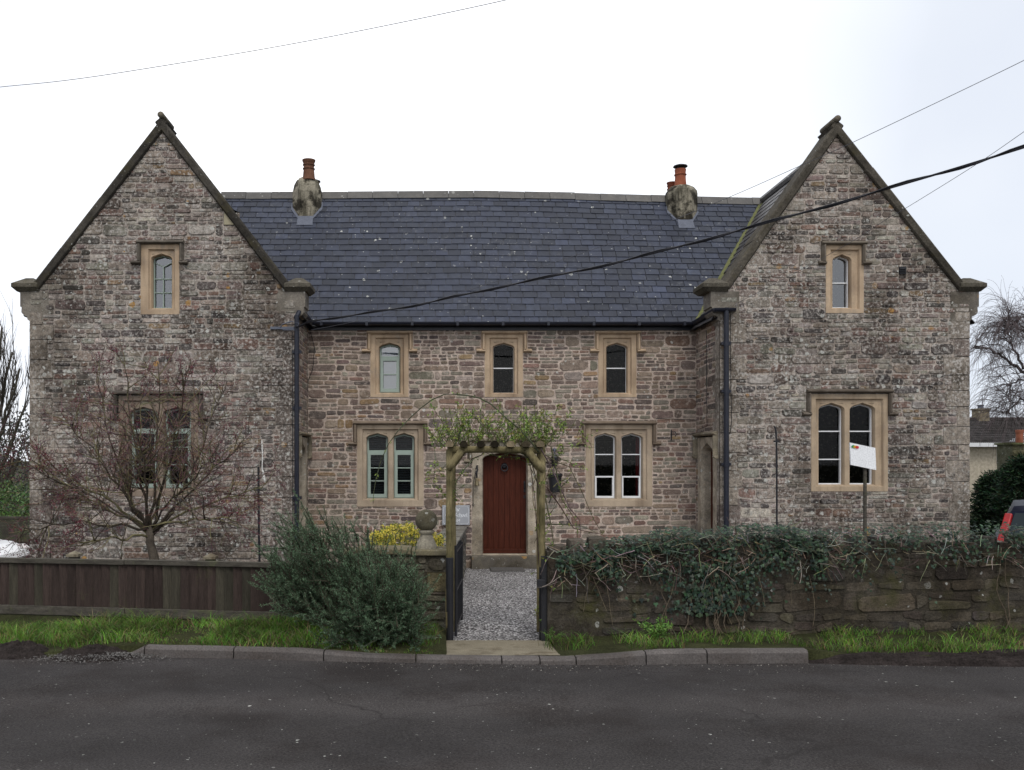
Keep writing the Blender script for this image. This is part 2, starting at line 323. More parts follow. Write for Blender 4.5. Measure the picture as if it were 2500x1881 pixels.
def masonry(mb, Mp, u0, u1, v0, top, excl, pal, mortar, rows=(.12, .23), big=1.0, proud=(.006, .022), gap=.009, vmax=None, rough_k=.32):
    """mortar sheet with openings, then coursed random rubble laid over it; top is a list of (u, v)"""
    brk = sorted({u0, u1, *[e for r in excl for e in r[:2] if u0 < e < u1], *[p[0] for p in top if u0 < p[0] < u1]})
    for a, b in zip(brk, brk[1:]):
        if b-a < 1e-5: continue
        iv = [(v0, None)]; m = (a+b)/2
        cuts = sorted((r[2], r[3]) for r in excl if r[0] < m < r[1] and len(r) == 4); lo = v0
        for c, d in cuts:
            if c > lo: mb.face([Mp(a, lo, 0), Mp(b, lo, 0), Mp(b, c, 0), Mp(a, c, 0)], mortar)
            lo = max(lo, d)
        ta, tb = curve(top, a), curve(top, b)
        if min(ta, tb) > lo-.5: mb.face([Mp(a, lo, 0), Mp(b, lo, 0), Mp(b, tb, 0), Mp(a, ta, 0)], mortar)
    vmax = vmax or max(p[1] for p in top); z = v0
    while z < vmax-.05:
        h = U(*rows)*big; zb = min(z+h, vmax); zm = z+(zb-z)*.6
        N = 160; us = [u0+(u1-u0)*i/N for i in range(N+1)]; ok = [u for u in us if curve(top, u) >= zm-.001]
        if not ok: break
        ua, ub = ok[0], ok[-1]
        bs = sorted({ua, ub, *[e for r in excl for e in r[:2] if ua < e < ub]})
        segs = []
        for a, b in zip(bs, bs[1:]):
            m = (a+b)/2; iv = [(z, zb)]
            for r in excl:
                if r[0] < m < r[1]: iv = sub_iv(iv, r[2], r[3])
            for q in iv:
                if q[1]-q[0] > .035: segs.append([a, b, *q])
        segs.sort(key=lambda s: (s[2], s[3], s[0])); mg = []
        for s in segs:
            if mg and mg[-1][2:] == s[2:] and abs(mg[-1][1]-s[0]) < 1e-6: mg[-1][1] = s[1]
            else: mg.append(s)
        for a, b, c, d in mg:
            x = a
            while x < b-1e-4:
                wc = U(.28, .85)*big; e = x+wc
                if b-e < .15*big: e = b
                hh = d-c; nsub = 1 if hh < .1*big else (R.choice((1, 2, 2, 2)) if hh < .2*big else R.choice((1, 2, 2, 2, 3)))
                cut = [0]+sorted((i+U(-.22, .22))/nsub for i in range(1, nsub))+[1]
                for k in range(nsub):
                    sc, sd_ = c+hh*cut[k], c+hh*cut[k+1]; y = x
                    while y < e-1e-4:
                        sw = max(.10*big, (sd_-sc)*U(1.3, 4.2)); f = y+min(sw, .5*big)
                        if e-f < .10*big: f = e
                        stone(mb, Mp, y, f, sc, sd_, pal, proud, gap, rough_k); y = f
                x = e
        z = zb
def quoins(mb, Mp, ucorner, du, z0, z1, excl, pale=(.27, .232, .192), face2=None):
    """alternating dressed blocks up a corner; du = +1 when the wall runs to +u from the corner"""
    z = z0; k = 0
    while z < z1-.08:
        h = min(U(.26, .38), z1-z); w_ = (.40 if k % 2 else .25)+U(-.06, .07)
        a, b = (ucorner, ucorner+w_) if du > 0 else (ucorner-w_, ucorner)
        q = U(.82, 1.14); c = tuple(x*q for x in pale)
        if R.random() < .15: c = (.17*q, .138*q, .12*q)
        e = .006+.004*(k % 2)
        pts = [Mp(a, z+.004, -.005), Mp(b, z+.004, -.005), Mp(b, z+h-.004, -.005), Mp(a, z+h-.004, -.005)]
        fr = [Mp(a, z+.004, .014), Mp(b-.006 if du > 0 else b, z+.008, .012+e), Mp(b-.006 if du > 0 else b, z+h-.008, .012+e), Mp(a, z+h-.004, .014)]
        mb.bridge(pts, fr, c); mb.face(fr, c)
        if face2:      # the same block turned round the corner
            w2 = (.25 if k % 2 else .40)
            f2 = [face2(0, z+.004), face2(w2, z+.004), face2(w2, z+h-.004), face2(0, z+h-.004)]
            mb.face(f2, c)
        excl.append((a-.0, b+.0, z, z+h)); z += h; k += 1

# ------------------------------------------------------------------ the house
DF, DR = 16.36, 17.86                               # gable fronts and the recessed front
GL0, GL1, GR0, GR1 = X(73, DF), X(722, DF), X(1758, DF), X(2366, DF)
ZG = -.15
house = thing('school_house', (1.2, DF, ZG), 'long two-storey rubble-stone school house with gabled wings either side of a slate roof', 'house')
def front(Y): return lambda u, v, w: V((u, Y-w, v))
MF, MR_ = front(DF), front(DR)
MRR = lambda u, v, w: V((GR0-w, u, v))              # return of the right wing, faces left
MRL = lambda u, v, w: V((GL1+w, u, v))              # return of the left wing, faces right
AL, AR = X(396, DF), X(2040, DF)
ZA_L, ZA_R = Z(290, DF), Z(299, DF)                 # tops of the copings
ZK = Z(694, DF)
# --- windows
def arch(x0, x1, zb, zs, za, d=0.0):
    """closed outline of a four-centred arched light, inset by d: bottom left, up, over the point, down"""
    x0, x1, zb, za = x0+d, x1-d, zb+d, za-d*1.1; zs = min(zs, za-.01); w_ = x1-x0; hh = za-zs; o = [(x0, zb), (x0, lerp(zb, zs, .5))]
    L_ = [(0, 0), (.012, .16), (.045, .34), (.10, .49), (.18, .61), (.34, .78), (.5, 1.0)]
    o += [(x0+a*w_, zs+b*hh) for a, b in L_]
    o += [(x1-a*w_, zs+b*hh) for a, b in L_[-2::-1]]
    return o+[(x1, lerp(zb, zs, .5)), (x1, zb)]
def rect_like(x0, x1, zb, zt, flat=False):
    """a rectangle sampled point for point like arch()"""
    o = [(x0, zb), (x0, lerp(zb, zt, .5)), (x0, zt)]
    o += [(lerp(x0, x1, i/12), zt) for i in range(1, 12)]
    return o+[(x1, zt), (x1, lerp(zb, zt, .5)), (x1, zb)]
def lift(Mp, o, w): return [Mp(u, v, w) for u, v in o]
def hood(mb, Mp, x0, x1, zt, zf, fl, fr_, c, th=.075, out=.095):
    """label mould: sloped top bar, two drops and their turned-out feet"""
    def strip(a, b, n, cc):     # a, b along the wall; n = direction from the opening outward
        sec = [(0, 0), (0, out*.55), (th*.30, out), (th*.55, out), (th, .012), (th, 0)]
        A = [Mp(a[0]+n[0]*s, a[1]+n[1]*s, w) for s, w in sec]; B = [Mp(b[0]+n[0]*s, b[1]+n[1]*s, w) for s, w in sec]
        mb.bridge(A, B, cc); mb.face(A, cc); mb.face(B, cc)
    strip((x0+.001, zt-th), (x1-.001, zt-th), (0, 1), c)
    strip((x0+th, zt-th-.002), (x0+th, zf+th*.5), (-1, 0), c); strip((x1-th, zf+th*.5), (x1-th, zt-th-.002), (1, 0), c)
    strip((fl, zf-.02), (x0+th, zf-.02), (0, 1), c); strip((x1-th, zf-.02), (fr_, zf-.02), (0, 1), c)
def bars(mb, Mp, lst, w0, w1):
    for a, b, c, d in lst:
        A = lift(Mp, [(a, c), (b, c), (b, d), (a, d)], w0); B = lift(Mp, [(a, c), (b, c), (b, d), (a, d)], w1)
        mb.bridge(A, B); mb.face(B)
def ring(mb, Mp, oa, ob, w0, w1):
    A, Af, Bf, B = lift(Mp, oa, w0), lift(Mp, oa, w1), lift(Mp, ob, w1), lift(Mp, ob, w0)
    mb.bridge(A, Af); mb.bridge(Af, Bf); mb.bridge(Bf, B)
def window(Mp, D, o, r, arches, yz, hd, kind, excl, pale=(.46, .345, .235), hood_c=None, label=None, extra=()):
    """o outer x0,x1,top,bottom; r recess x0,x1,top; arches [(x0,x1)]; yz apex,spring,bottom; hd hood x0,x1,top,foot,foot_l,foot_r: photo pixels on the plane D"""
    fx, fz = (lambda p: X(p, D)), (lambda p: Z(p, D))
    ox0, ox1, ozt, ozb = fx(o[0]), fx(o[1]), fz(o[2]), fz(o[3])
    rx0, rx1, rzt = fx(r[0]), fx(r[1]), fz(r[2]); za, zs, zb = map(fz, yz)
    mb = MB(); c = pale; W0 = .012
    O = rect_like(ox0, ox1, ozb, ozt); R1 = rect_like(rx0, rx1, zb-.015, rzt)
    mb.bridge(lift(Mp, O, -.01), lift(Mp, O, W0), c); mb.bridge(lift(Mp, O, W0), lift(Mp, R1, W0), c)
    R2 = rect_like(rx0+.022, rx1-.022, zb-.006, rzt-.022)
    mb.bridge(lift(Mp, R1, W0), lift(Mp, R2, -.03), c)
    ms = [rx0+.022]+[fx((arches[i][1]+arches[i+1][0])/2) for i in range(len(arches)-1)]+[rx1-.022]
    for i, (a, b) in enumerate(arches):
        a, b = fx(a), fx(b); Q = rect_like(ms[i], ms[i+1], zb-.006, rzt-.022)
        A0, A1 = arch(a, b, zb, zs, za), arch(a, b, zb, zs, za, .018)
        mb.bridge(lift(Mp, Q, -.03), lift(Mp, A0, -.03), c); mb.bridge(lift(Mp, A0, -.03), lift(Mp, A1, -.075), c)
        mb.bridge(lift(Mp, A1, -.075), lift(Mp, A1, -.24), c)
        for s in (-1, 1):      # flat spandrel triangles, coloured darker to paint in the shade of a sinking
            xm = (a+b)/2; xs = xm+s*(b-a)*.30
            tri = [(xm+s*(b-a)*.46, rzt-.075), (xm+s*(b-a)*.20, rzt-.075), (xm+s*(b-a)*.43, rzt-.075-(rzt-za)*.32)]
            mb.face(lift(Mp, tri, -.0295), tuple(x*.55 for x in c))
    win = mb.build('window', M['dressed'], house)
    if label: win['label'] = label
    if hd:
        h = MB(); hood(h, Mp, fx(hd[0]), fx(hd[1]), fz(hd[2]), fz(hd[3]), fx(hd[4]), fx(hd[5]), hood_c or pale)
        h.build('hood_mould', M['dressed'], win)
        excl += [(fx(hd[0]), fx(hd[1]), fz(hd[2])-.08, fz(hd[2])), (fx(hd[0]), ox0, fz(hd[3]), fz(hd[2])), (ox1, fx(hd[1]), fz(hd[3]), fz(hd[2]))]
    excl.append((ox0, ox1, ozb, ozt))
    for i, (a, b) in enumerate(arches):
        a, b = fx(a)+.018, fx(b)-.018; z0, z1, z2 = zb+.018, zs, za-.02; f = MB(); w0, w1 = -.20, -.135
        wood = kind.startswith('wood')
        k = .034 if wood else (.005 if kind == 'metal' else .02)
        ring(f, Mp, arch(a+.001, b-.001, z0, z1, z2), arch(a, b, z0, z1, z2, k), w0, w1)
        gx0, gx1 = a+k, b-k
        if wood:
            zt = fz(kind_y[kind][0]); bars(f, Mp, [(gx0+.001, gx1-.001, zt-.028, zt+.028)], w0, w1-.003)
            # opening casement in front
            cx0, cx1, cz0, cz1 = a+.016, b-.016, z0+.016, zt-.012; cm = MB()
            ci = .052
            ring(cm, Mp, [(cx0, cz0), (cx0, cz1), (cx1, cz1), (cx1, cz0)], [(cx0+ci, cz0+ci*1.3), (cx0+ci, cz1-ci), (cx1-ci, cz1-ci), (cx1-ci, cz0+ci*1.3)], w0-.01, w1+.022)
            bars(cm, Mp, [(cx0+ci, cx1-ci, fz(y)-.009, fz(y)+.009) for y in kind_y[kind][1]], w0, w1+.012)
            cm.build('casement', M['green_paint'], win, bevel=.003)
            f.build('frame', M['green_paint'], win, bevel=.003)
        elif kind == 'leaded':
            xm = (a+b)/2; zy = fz(648)
            bars(f, Mp, [(xm-.008, xm+.008, z0+k, zy)]+[(gx0, gx1, fz(y)-.008, fz(y)+.008) for y in (678, 712)], w0, w1-.01)
            for s in (-1, 1): f.bar(Mp(xm, zy, -.16), Mp(xm+s*(gx1-xm), zy+.075, -.16), .03, .016)
            f.build('frame', M['green_paint'], win, bevel=.003)
        else:
            ys = kind_y[kind][1]
            bars(f, Mp, [(gx0, gx1, fz(y)-.010, fz(y)+.010) for y in ys], w0, w1-.006)
            f.build('frame', M['white_paint'], win, bevel=.002)
            if kind == 'metal_tall':
                cm = MB(); zt = fz(1163); ring(cm, Mp, [(gx0-.004, z0+.008), (gx0-.004, zt), (gx1+.004, zt), (gx1+.004, z0+.008)], [(gx0+.026, z0+.045), (gx0+.026, zt-.028), (gx1-.026, zt-.028), (gx1-.026, z0+.045)], w0+.02, w1+.018)
                cm.build('casement', M['white_paint'], win, bevel=.002)
        p = MB(); p.face(lift(Mp, arch(a, b, z0, z1, z2, k*.6), -.185)[::-1]); p.build('pane', M['bright_glass' if kind in ('leaded', 'metal_grey', 'wood1') else 'glass'], win)
        if 'blind' in extra:
            bm_ = MB(); z = z0+.02
            while z < z2-.06: bm_.face(lift(Mp, [(a, z), (b, z)], -.235)+lift(Mp, [(b, z+.032), (a, z+.032)], -.215)); z += .034
            bm_.build('blind', M['blind'], win)
        if 'dark_blind' in extra:
            bm_ = MB(); z = z0+.02
            while z < z2-.06: bm_.face(lift(Mp, [(a, z), (b, z)], -.24)+lift(Mp, [(b, z+.02), (a, z+.02)], -.218)); z += .034
            bm_.build('blind', M['dark_blind'], win)
        if 'curtain' in extra and i == 1:
            cm = MB(); n = 14; xs = [lerp(b-.075, b+.02, j/n) for j in range(n+1)]
            for j in range(n): cm.face([Mp(xs[j], z0-.05, -.28-.02*(j % 2)), Mp(xs[j+1], z0-.05, -.28-.02*((j+1) % 2)), Mp(xs[j+1], z2, -.28-.02*((j+1) % 2)), Mp(xs[j], z2, -.28-.02*(j % 2))])
            cm.build('curtain', M['curtain'], win)
    return win
kind_y = {'wood1': (872, (913,)), 'wood2': (1103, (1143, 1175)), 'wood_low': (1050, (1092, 1135)), 'metal': (0, (898,)), 'metal_grey': (0, (688,)), 'metal_tall': (0, (1110,)), 'metal_low': (0, (1053, 1122))}
exR, exL, exG, exRR, exRL = [], [], [], [], []
def upper(xc, kind, lab, extra=()):
    window(MR_, DR, (xc-46.5, xc+46.5, 815, 970), (xc-35, xc+35, 825), [(xc-27, xc+27)], (836, 850, 961), (xc-55, xc+57, 807, 859, xc-67, xc+68), kind, exR, label=lab, extra=extra)
upper(951, 'wood1', 'narrow upper window with sage green casement and pale blind', ('blind',))
upper(1230, 'metal', 'narrow dark upper window above the rose arch')
upper(1507, 'metal', 'narrow dark upper window under the right end of the slate roof')
def lower(xc, kind, lab, extra=()):
    window(MR_, DR, (xc-81, xc+81, 1036, 1237), (xc-69, xc+69, 1048), [(xc-60, xc-5), (xc+6, xc+60)], (1057, 1071, 1220), (xc-91, xc+91, 1028, 1085, xc-102, xc+101), kind, exR, pale=(.42, .335, .245), hood_c=(.20, .155, .115), label=lab, extra=extra)
lower(953, 'wood2', 'double window with sage green casements and slatted blinds', ('dark_blind',))
lower(1511, 'metal_tall', 'double window with white metal frames and a red curtain', ('curtain',))
window(MF, DF, (344, 438, 596, 768), (362, 427, 609), [(367, 419)], (618, 632, 754), (335, 450, 587, 644, 322, 460), 'leaded', exL, hood_c=(.12, .105, .085), label='small sage green window high in the left gable')
window(MF, DF, (2016, 2108, 598, 765), (2027, 2098, 610), [(2034, 2081)], (620, 636, 753), (2004, 2113, 589, 645, 1996, 2124), 'metal_grey', exG, hood_c=(.16, .135, .105), label='small grey glazed window high in the right gable')
window(MF, DF, (290, 484, 968, 1212), (300, 474, 978), [(313, 384), (397, 466)], (993, 1010, 1196), (277, 497, 955, 1024, 266, 508), 'wood_low', exL, pale=(.25, .195, .15), hood_c=(.09, .078, .066), label='double window with sage green frames behind the red-berried tree')
window(MF, DF, (1980, 2167, 963, 1200), (1991, 2156, 974), [(2000, 2064), (2076, 2139)], (983, 1001, 1186), (1968, 2177, 950, 1013, 1957, 2188), 'metal_low', exG, pale=(.42, .325, .225), hood_c=(.11, .09, .07), label='double window with white metal frames in the right gable')
# --- doorways
def doorway(Mp, ou, ov, au, zs, za, zb, hoodspec, dcol, planks, depth, pale=(.36, .31, .24)):
    mb = MB(); O = rect_like(ou[0], ou[1], zb, ov); A0 = arch(au[0], au[1], zb, zs, za); A1 = arch(au[0], au[1], zb, zs, za, .02)
    mb.bridge(lift(Mp, O, -.01), lift(Mp, O, .014), pale); mb.bridge(lift(Mp, O, .014), lift(Mp, A0, .014), pale)
    mb.bridge(lift(Mp, A0, .014), lift(Mp, A1, -.05), pale); mb.bridge(lift(Mp, A1, -.05), lift(Mp, A1, -depth-.06), pale)
    ds = mb.build('door_surround', M['quoin'], house)
    if hoodspec: h = MB(); hood(h, Mp, *hoodspec, (.21, .18, .13)); h.build('hood_mould', M['quoin'], ds)
    d = MB(); x0, x1 = au[0]+.016, au[1]-.016; n = planks
    for i in range(n):
        a, b = lerp(x0, x1, i/n), lerp(x0, x1, (i+1)/n)
        def top(x):
            o = [p for p in arch(au[0], au[1], zb, zs, za, .01)]
            for p, q in zip(o, o[1:]):
                if p[0] <= x <= q[0] and q[0] > p[0]: return lerp(p[1], q[1], (x-p[0])/(q[0]-p[0]))
            return zs
        aa, bb = a+.003, b-.003; q = U(.8, 1.2)
        A = lift(Mp, [(aa, zb+.01), (bb, zb+.01), (bb, top(bb)), (aa, top(aa))], -depth-.03); B = lift(Mp, [(aa, zb+.01), (bb, zb+.01), (bb, top(bb)), (aa, top(aa))], -depth)
        mb2 = d; mb2.bridge(A, B); mb2.face(B)
    d.face(lift(Mp, arch(au[0], au[1], zb, zs, za, .005), -depth-.02))
    return ds, d.build('door', M['door'], house)
D0 = (X(1177, DR), X(1289, DR)); zb_d = Z(1356, DR)
ds, door = doorway(MR_, (X(1153, DR), X(1320, DR)), Z(1080, DR), D0, Z(1122, DR), Z(1102, DR), zb_d, (X(1143, DR), X(1330, DR), Z(1070, DR), Z(1128, DR), X(1133, DR), X(1340, DR)), None, 8, .20)
door['label'] = 'red brown plank front door under the rose arch'
mb = MB(); mb.box(D0[0]+.03, D0[1]-.03, DR+.12, DR+.20, zb_d+.085, zb_d+.105); mb.box(D0[0]+.02, D0[1]-.02, DR+.125, DR+.2, zb_d+.02, zb_d+.084); mb.build('weather_board', M['door'], door, bevel=.006)
kx, kz = X(1233, DR), Z(1142, DR); mb = MB()
mb.lathe([(.0, 0), (.055, 0), (.06, .012), (.035, .03), (0, .034)], (0, 0, 0), 16)
mb.v = [(kx+x, DR+.20-z, kz+y+.03) for x, y, z in mb.v]
mb.tube([(kx+.062*sin(a), DR+.155, kz-.012+.062*cos(a)) for a in [2*pi*i/16 for i in range(17)]], .012, 6); mb.build('knocker', M['iron'], door, smooth=True)
hx, hz = X(1283, DR), Z(1188, DR); mb = MB(); mb.box(hx-.018, hx+.018, DR+.185, DR+.199, hz-.12, hz+.10); mb.tube([(hx, DR+.18, hz+.06), (hx-.005, DR+.14, hz+.03), (hx-.005, DR+.14, hz-.03), (hx, DR+.18, hz-.06)], .010, 6); mb.box(hx-.022, hx+.022, DR+.188, DR+.199, hz-.24, hz-.18); mb.build('handle', M['iron'], door)
exR += [(X(1153, DR), X(1320, DR), zb_d-.3, Z(1080, DR)), (X(1143, DR), X(1330, DR), Z(1080, DR), Z(1070, DR)), (X(1141, DR), X(1153, DR), Z(1128, DR), Z(1070, DR)), (X(1320, DR), X(1332, DR), Z(1128, DR), Z(1070, DR))]
mb = MB(); mb.box(X(1150, DR), X(1322, DR), DR-.22, DR+.2, ZG-.1, zb_d-.002, (.13, .115, .092)); mb.build('door_step', M['quoin'], house, bevel=.015)
for Mp, ex, lab in ((MRR, exRR, 'narrow red brown plank door in the side of the right wing'), (MRL, exRL, None)):
    s_, d_ = doorway(Mp, (16.52, 17.72), 2.40, (16.74, 17.50), 2.08, 2.30, -.12, (16.44, 17.82, 2.50, 2.02, 16.40, 17.84), None, 5, .17)
    if lab: d_['label'] = lab
    ex += [(16.52, 17.72, -.4, 2.40), (16.44, 17.80, 2.40, 2.50), (16.44, 16.53, 2.0, 2.45), (17.71, 17.80, 2.0, 2.45)]
    h_ = MB(); uy = 17.36 if Mp is MRL else 16.86; h_.box(-.015, .015, -.02, .02, -.05, .05, m=lambda v: Mp(uy+v.x, 1.0+v.z, -.15+v.y)); h_.build('handle', M['iron'], d_)
# --- walls
MORT, MORTG = (.46, .375, .315), (.37, .32, .278)
topL = [(GL0, ZK-.14), (GL0+.02, ZK-.14), (AL, ZA_L-.17), (GL1-.02, ZK-.14), (GL1, ZK-.14)]
topR = [(GR0, ZK-.16), (GR0+.02, ZK-.16), (AR, ZA_R-.17), (GR1-.02, ZK-.16), (GR1, ZK-.16)]
q0 = MB(); quoins(q0, MF, GL0, 1, ZG, 4.62, exL); q0.build('quoins', M['gable_rubble'], house, bevel=.006); q1 = MB(); quoins(q1, MF, GL1, -1, ZG, 4.60, exL, (.15, .125, .108), lambda s, z: V((GL1+.012, DF+s, z)))
q2 = MB(); quoins(q2, MF, GR0, 1, ZG, 4.60, exG, face2=lambda s, z: V((GR0-.012, DF+s, z))); q3 = MB(); quoins(q3, MF, GR1, -1, ZG, 4.62, exG)
q1.build('quoins', M['gable_rubble'], house, bevel=.006); q2.build('quoins', M['gable_rubble'], house, bevel=.006); q3.build('quoins', M['gable_rubble'], house, bevel=.006)
exL += [(X(546, DF), X(585, DF), Z(551, DF), Z(520, DF))]; exG += [(X(2194, DF), X(2213, DF), Z(671, DF), Z(651, DF))]
mb = MB(); mb.box(X(547, DF), X(572, DF), DF-.02, DF+.02, Z(550, DF), Z(521, DF), (.40, .36, .25)); mb.build('dressed_block', M['dressed'], house, bevel=.006)
mb = MB(); masonry(mb, MF, GL0, GL1, ZG, topL, exL, GREY, MORTG, proud=(.004, .022), gap=.008); mb.build('left_gable_wall', M['gable_rubble'], house)
mb = MB(); masonry(mb, MF, GR0, GR1, ZG, topR, exG, GREY, (.39, .335, .288), proud=(.004, .022), gap=.008); mb.build('right_gable_wall', M['gable_rubble'], house)
ZE = Z(802, DR)
mb = MB(); masonry(mb, MR_, GL1+.001, GR0-.001, ZG, [(GL1, 4.62), (GR0, 4.62)], exR, WARM, MORT, gap=.011, proud=(.004, .016)); mb.build('front_wall', M['rubble'], house)
mb = MB(); masonry(mb, MRR, DF+.26, DR, ZG, [(DF, 4.62), (DR, 4.62)], exRR, WARM, MORT, proud=(.004, .014), gap=.010); mb.build('return_wall', M['rubble'], house); mb = MB(); masonry(mb, MRL, DF+.26, DR, ZG, [(DF, 4.62), (DR, 4.62)], exRL, WARM, MORT, proud=(.004, .014)); mb.build('return_wall', M['rubble'], house)
mb = MB(); YB = 24.0        # plain backs and sides, seen only from elsewhere; inner floors and light-blocking partitions
mb.face([(GL0, DF, ZG), (GL0, YB, ZG), (GL0, YB, 4.7), (GL0, DF, 4.7)], (.2, .18, .16)); mb.face([(GR1, DF, ZG), (GR1, YB, ZG), (GR1, YB, 4.7), (GR1, DF, 4.7)], (.2, .18, .16))
mb.face([(GL0, YB, ZG), (GR1, YB, ZG), (GR1, YB, 4.7), (GL0, YB, 4.7)], (.2, .18, .16))
for a, b, c, zz in ((GL0, AL, GL1, ZA_L), (GR0, AR, GR1, ZA_R)): mb.face([(a, YB, 4.7), (c, YB, 4.7), (b, YB, zz-.3)], (.2, .18, .16))
mb.face([(GL1, DF, ZG), (GL1, DF+.3, ZG), (GL1, DF+.3, 4.65), (GL1, DF, 4.65)], (.24, .2, .17)); mb.face([(GR0, DF, ZG), (GR0, DF+.3, ZG), (GR0, DF+.3, 4.65), (GR0, DF, 4.65)], (.26, .22, .18))
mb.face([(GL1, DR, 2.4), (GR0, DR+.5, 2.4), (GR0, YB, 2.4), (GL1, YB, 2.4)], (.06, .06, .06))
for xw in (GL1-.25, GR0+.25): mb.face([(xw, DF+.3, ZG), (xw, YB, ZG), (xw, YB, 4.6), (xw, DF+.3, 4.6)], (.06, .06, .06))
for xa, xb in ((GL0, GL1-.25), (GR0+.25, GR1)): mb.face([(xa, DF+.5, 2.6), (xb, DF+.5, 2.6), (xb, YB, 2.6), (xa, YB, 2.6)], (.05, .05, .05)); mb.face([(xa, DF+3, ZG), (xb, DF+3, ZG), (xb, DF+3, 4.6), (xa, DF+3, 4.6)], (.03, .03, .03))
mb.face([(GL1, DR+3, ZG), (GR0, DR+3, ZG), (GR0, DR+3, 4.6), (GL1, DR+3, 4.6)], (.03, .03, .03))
for a, b, c, zz in ((GL0, AL, GL1, ZA_L), (GR0, AR, GR1, ZA_R)): mb.face([(a+.05, DF+2.2, 2.6), (c-.05, DF+2.2, 2.6), (c-.05, DF+2.2, 4.6), (b, DF+2.2, zz-.55), (a+.05, DF+2.2, 4.6)], (.06, .06, .065))  # dark gable partitions added inside to stop sky showing through the panes
mb.build('rear_wall_and_partitions', M['rubble'], house)
# --- copings, kneelers, apex stones
def coping_run(mb, a, b, c0):
    """stones from a (foot) to b (top), outer line given in x,z on the gable plane"""
    a, b = V((a[0], 0, a[1])), V((b[0], 0, b[1])); t = (b-a).normalized(); nrm = V((-t.z, 0, t.x))
    if nrm.z < 0: nrm = -nrm
    Ln = (b-a).length; n = max(3, round(Ln/.85)); cut = [0]+[(i+U(-.15, .15))/n for i in range(1, n)]+[1]
    for i in range(n):
        p, q = a.lerp(b, cut[i]-.0007), a.lerp(b, cut[i+1]+.0007); o = U(-.006, .006); k = U(.75, 1.25); c = tuple(x*k for x in c0)
        sec = [(-.15, -.03), (-.13, -.065), (-.03, -.075), (0, -.05), (.0, .50), (-.15, .50)]
        A = [p+nrm*(s+o)+V((0, DF+y, 0)) for s, y in sec]; B = [q+nrm*(s+o)+V((0, DF+y, 0)) for s, y in sec]
        mb.bridge(A, B, c); mb.face(A, c); mb.face(B, c)
CO = (.050, .045, .038)
for (xl, xa, xr, za, nm) in ((X(83, DF), AL, X(709, DF), ZA_L, 'l'), (X(1763, DF), AR, X(2352, DF), ZA_R, 'r')):
    for x in (xl, xr):
        mb = MB(); coping_run(mb, (x, ZK), (xa, za), CO if nm == 'l' else (.068, .060, .048)); mb.build('coping', M['coping'], house, bevel=.008)
    mb = MB(); mb.tube([(xa, DF-.10, za+.035), (xa, DF+.55, za+.035)], .058, 10, (.12, .105, .08)); mb.face([(xa-.14, DF-.005, za-.43), (xa+.14, DF-.005, za-.43), (xa+.02, DF-.005, za-.2), (xa-.02, DF-.005, za-.2)], (.2, .17, .14)); mb.build('apex_stone', M['coping'], house, smooth=True)
    for x, s in ((xl, -1), (xr, 1)):
        mb = MB(); k = (.085, .076, .060); a, b = x-s*.10, x+s*.30; w_ = x+s*.37
        lo, hi = ZK-.085, ZK+.0
        def rect(x0, x1, y0, y1, z): return [V((x0, y0, z)), V((x1, y0, z)), V((x1, y1, z)), V((x0, y1, z))]
        r1, r2, r3 = rect(a, b, DF-.03, DF+.48, lo-.05), rect(a, w_, DF-.10, DF+.55, lo+.02), rect(a, w_, DF-.10, DF+.55, hi)
        mb.bridge(r1, r2, k); mb.bridge(r2, r3, k); mb.face(r1, k)
        ap = [V((lerp(a, w_, .35), DF+.12, hi+.13)), V((lerp(a, w_, .65), DF+.12, hi+.13)), V((lerp(a, w_, .65), DF+.34, hi+.13)), V((lerp(a, w_, .35), DF+.34, hi+.13))]
        mb.bridge(r3, ap, k); mb.face(ap, k); kn = mb.build('kneeler', M['coping'], house, bevel=.008)
        mb = MB(); k2 = (.185, .165, .138); xc = {-1: GL0 if nm == 'l' else GR0, 1: GL1 if nm == 'l' else GR1}[s]
        prof = [(.17, lo-.05), (.17, lo-.32), (.145, lo-.33), (.145, lo-.36), (.15, lo-.42), (.11, lo-.47), (.045, lo-.50), (.04, lo-.55), (0, lo-.58)]
        A = [V((xc+s*p, DF-.012, z)) for p, z in prof]; B = [V((xc+s*p, DF+.45, z)) for p, z in prof]
        mb.bridge(A, B, k2, closed=False); inn = xc-s*.34
        mb.face(A+[V((xc, DF-.012, lo-.6)), V((inn, DF-.012, lo-.6)), V((inn, DF-.012, lo-.05))], k2); mb.face(B+[V((inn, DF+.45, lo-.6)), V((inn, DF+.45, lo-.05))], k2)
        mb.build('corbel', M['quoin'], kn)
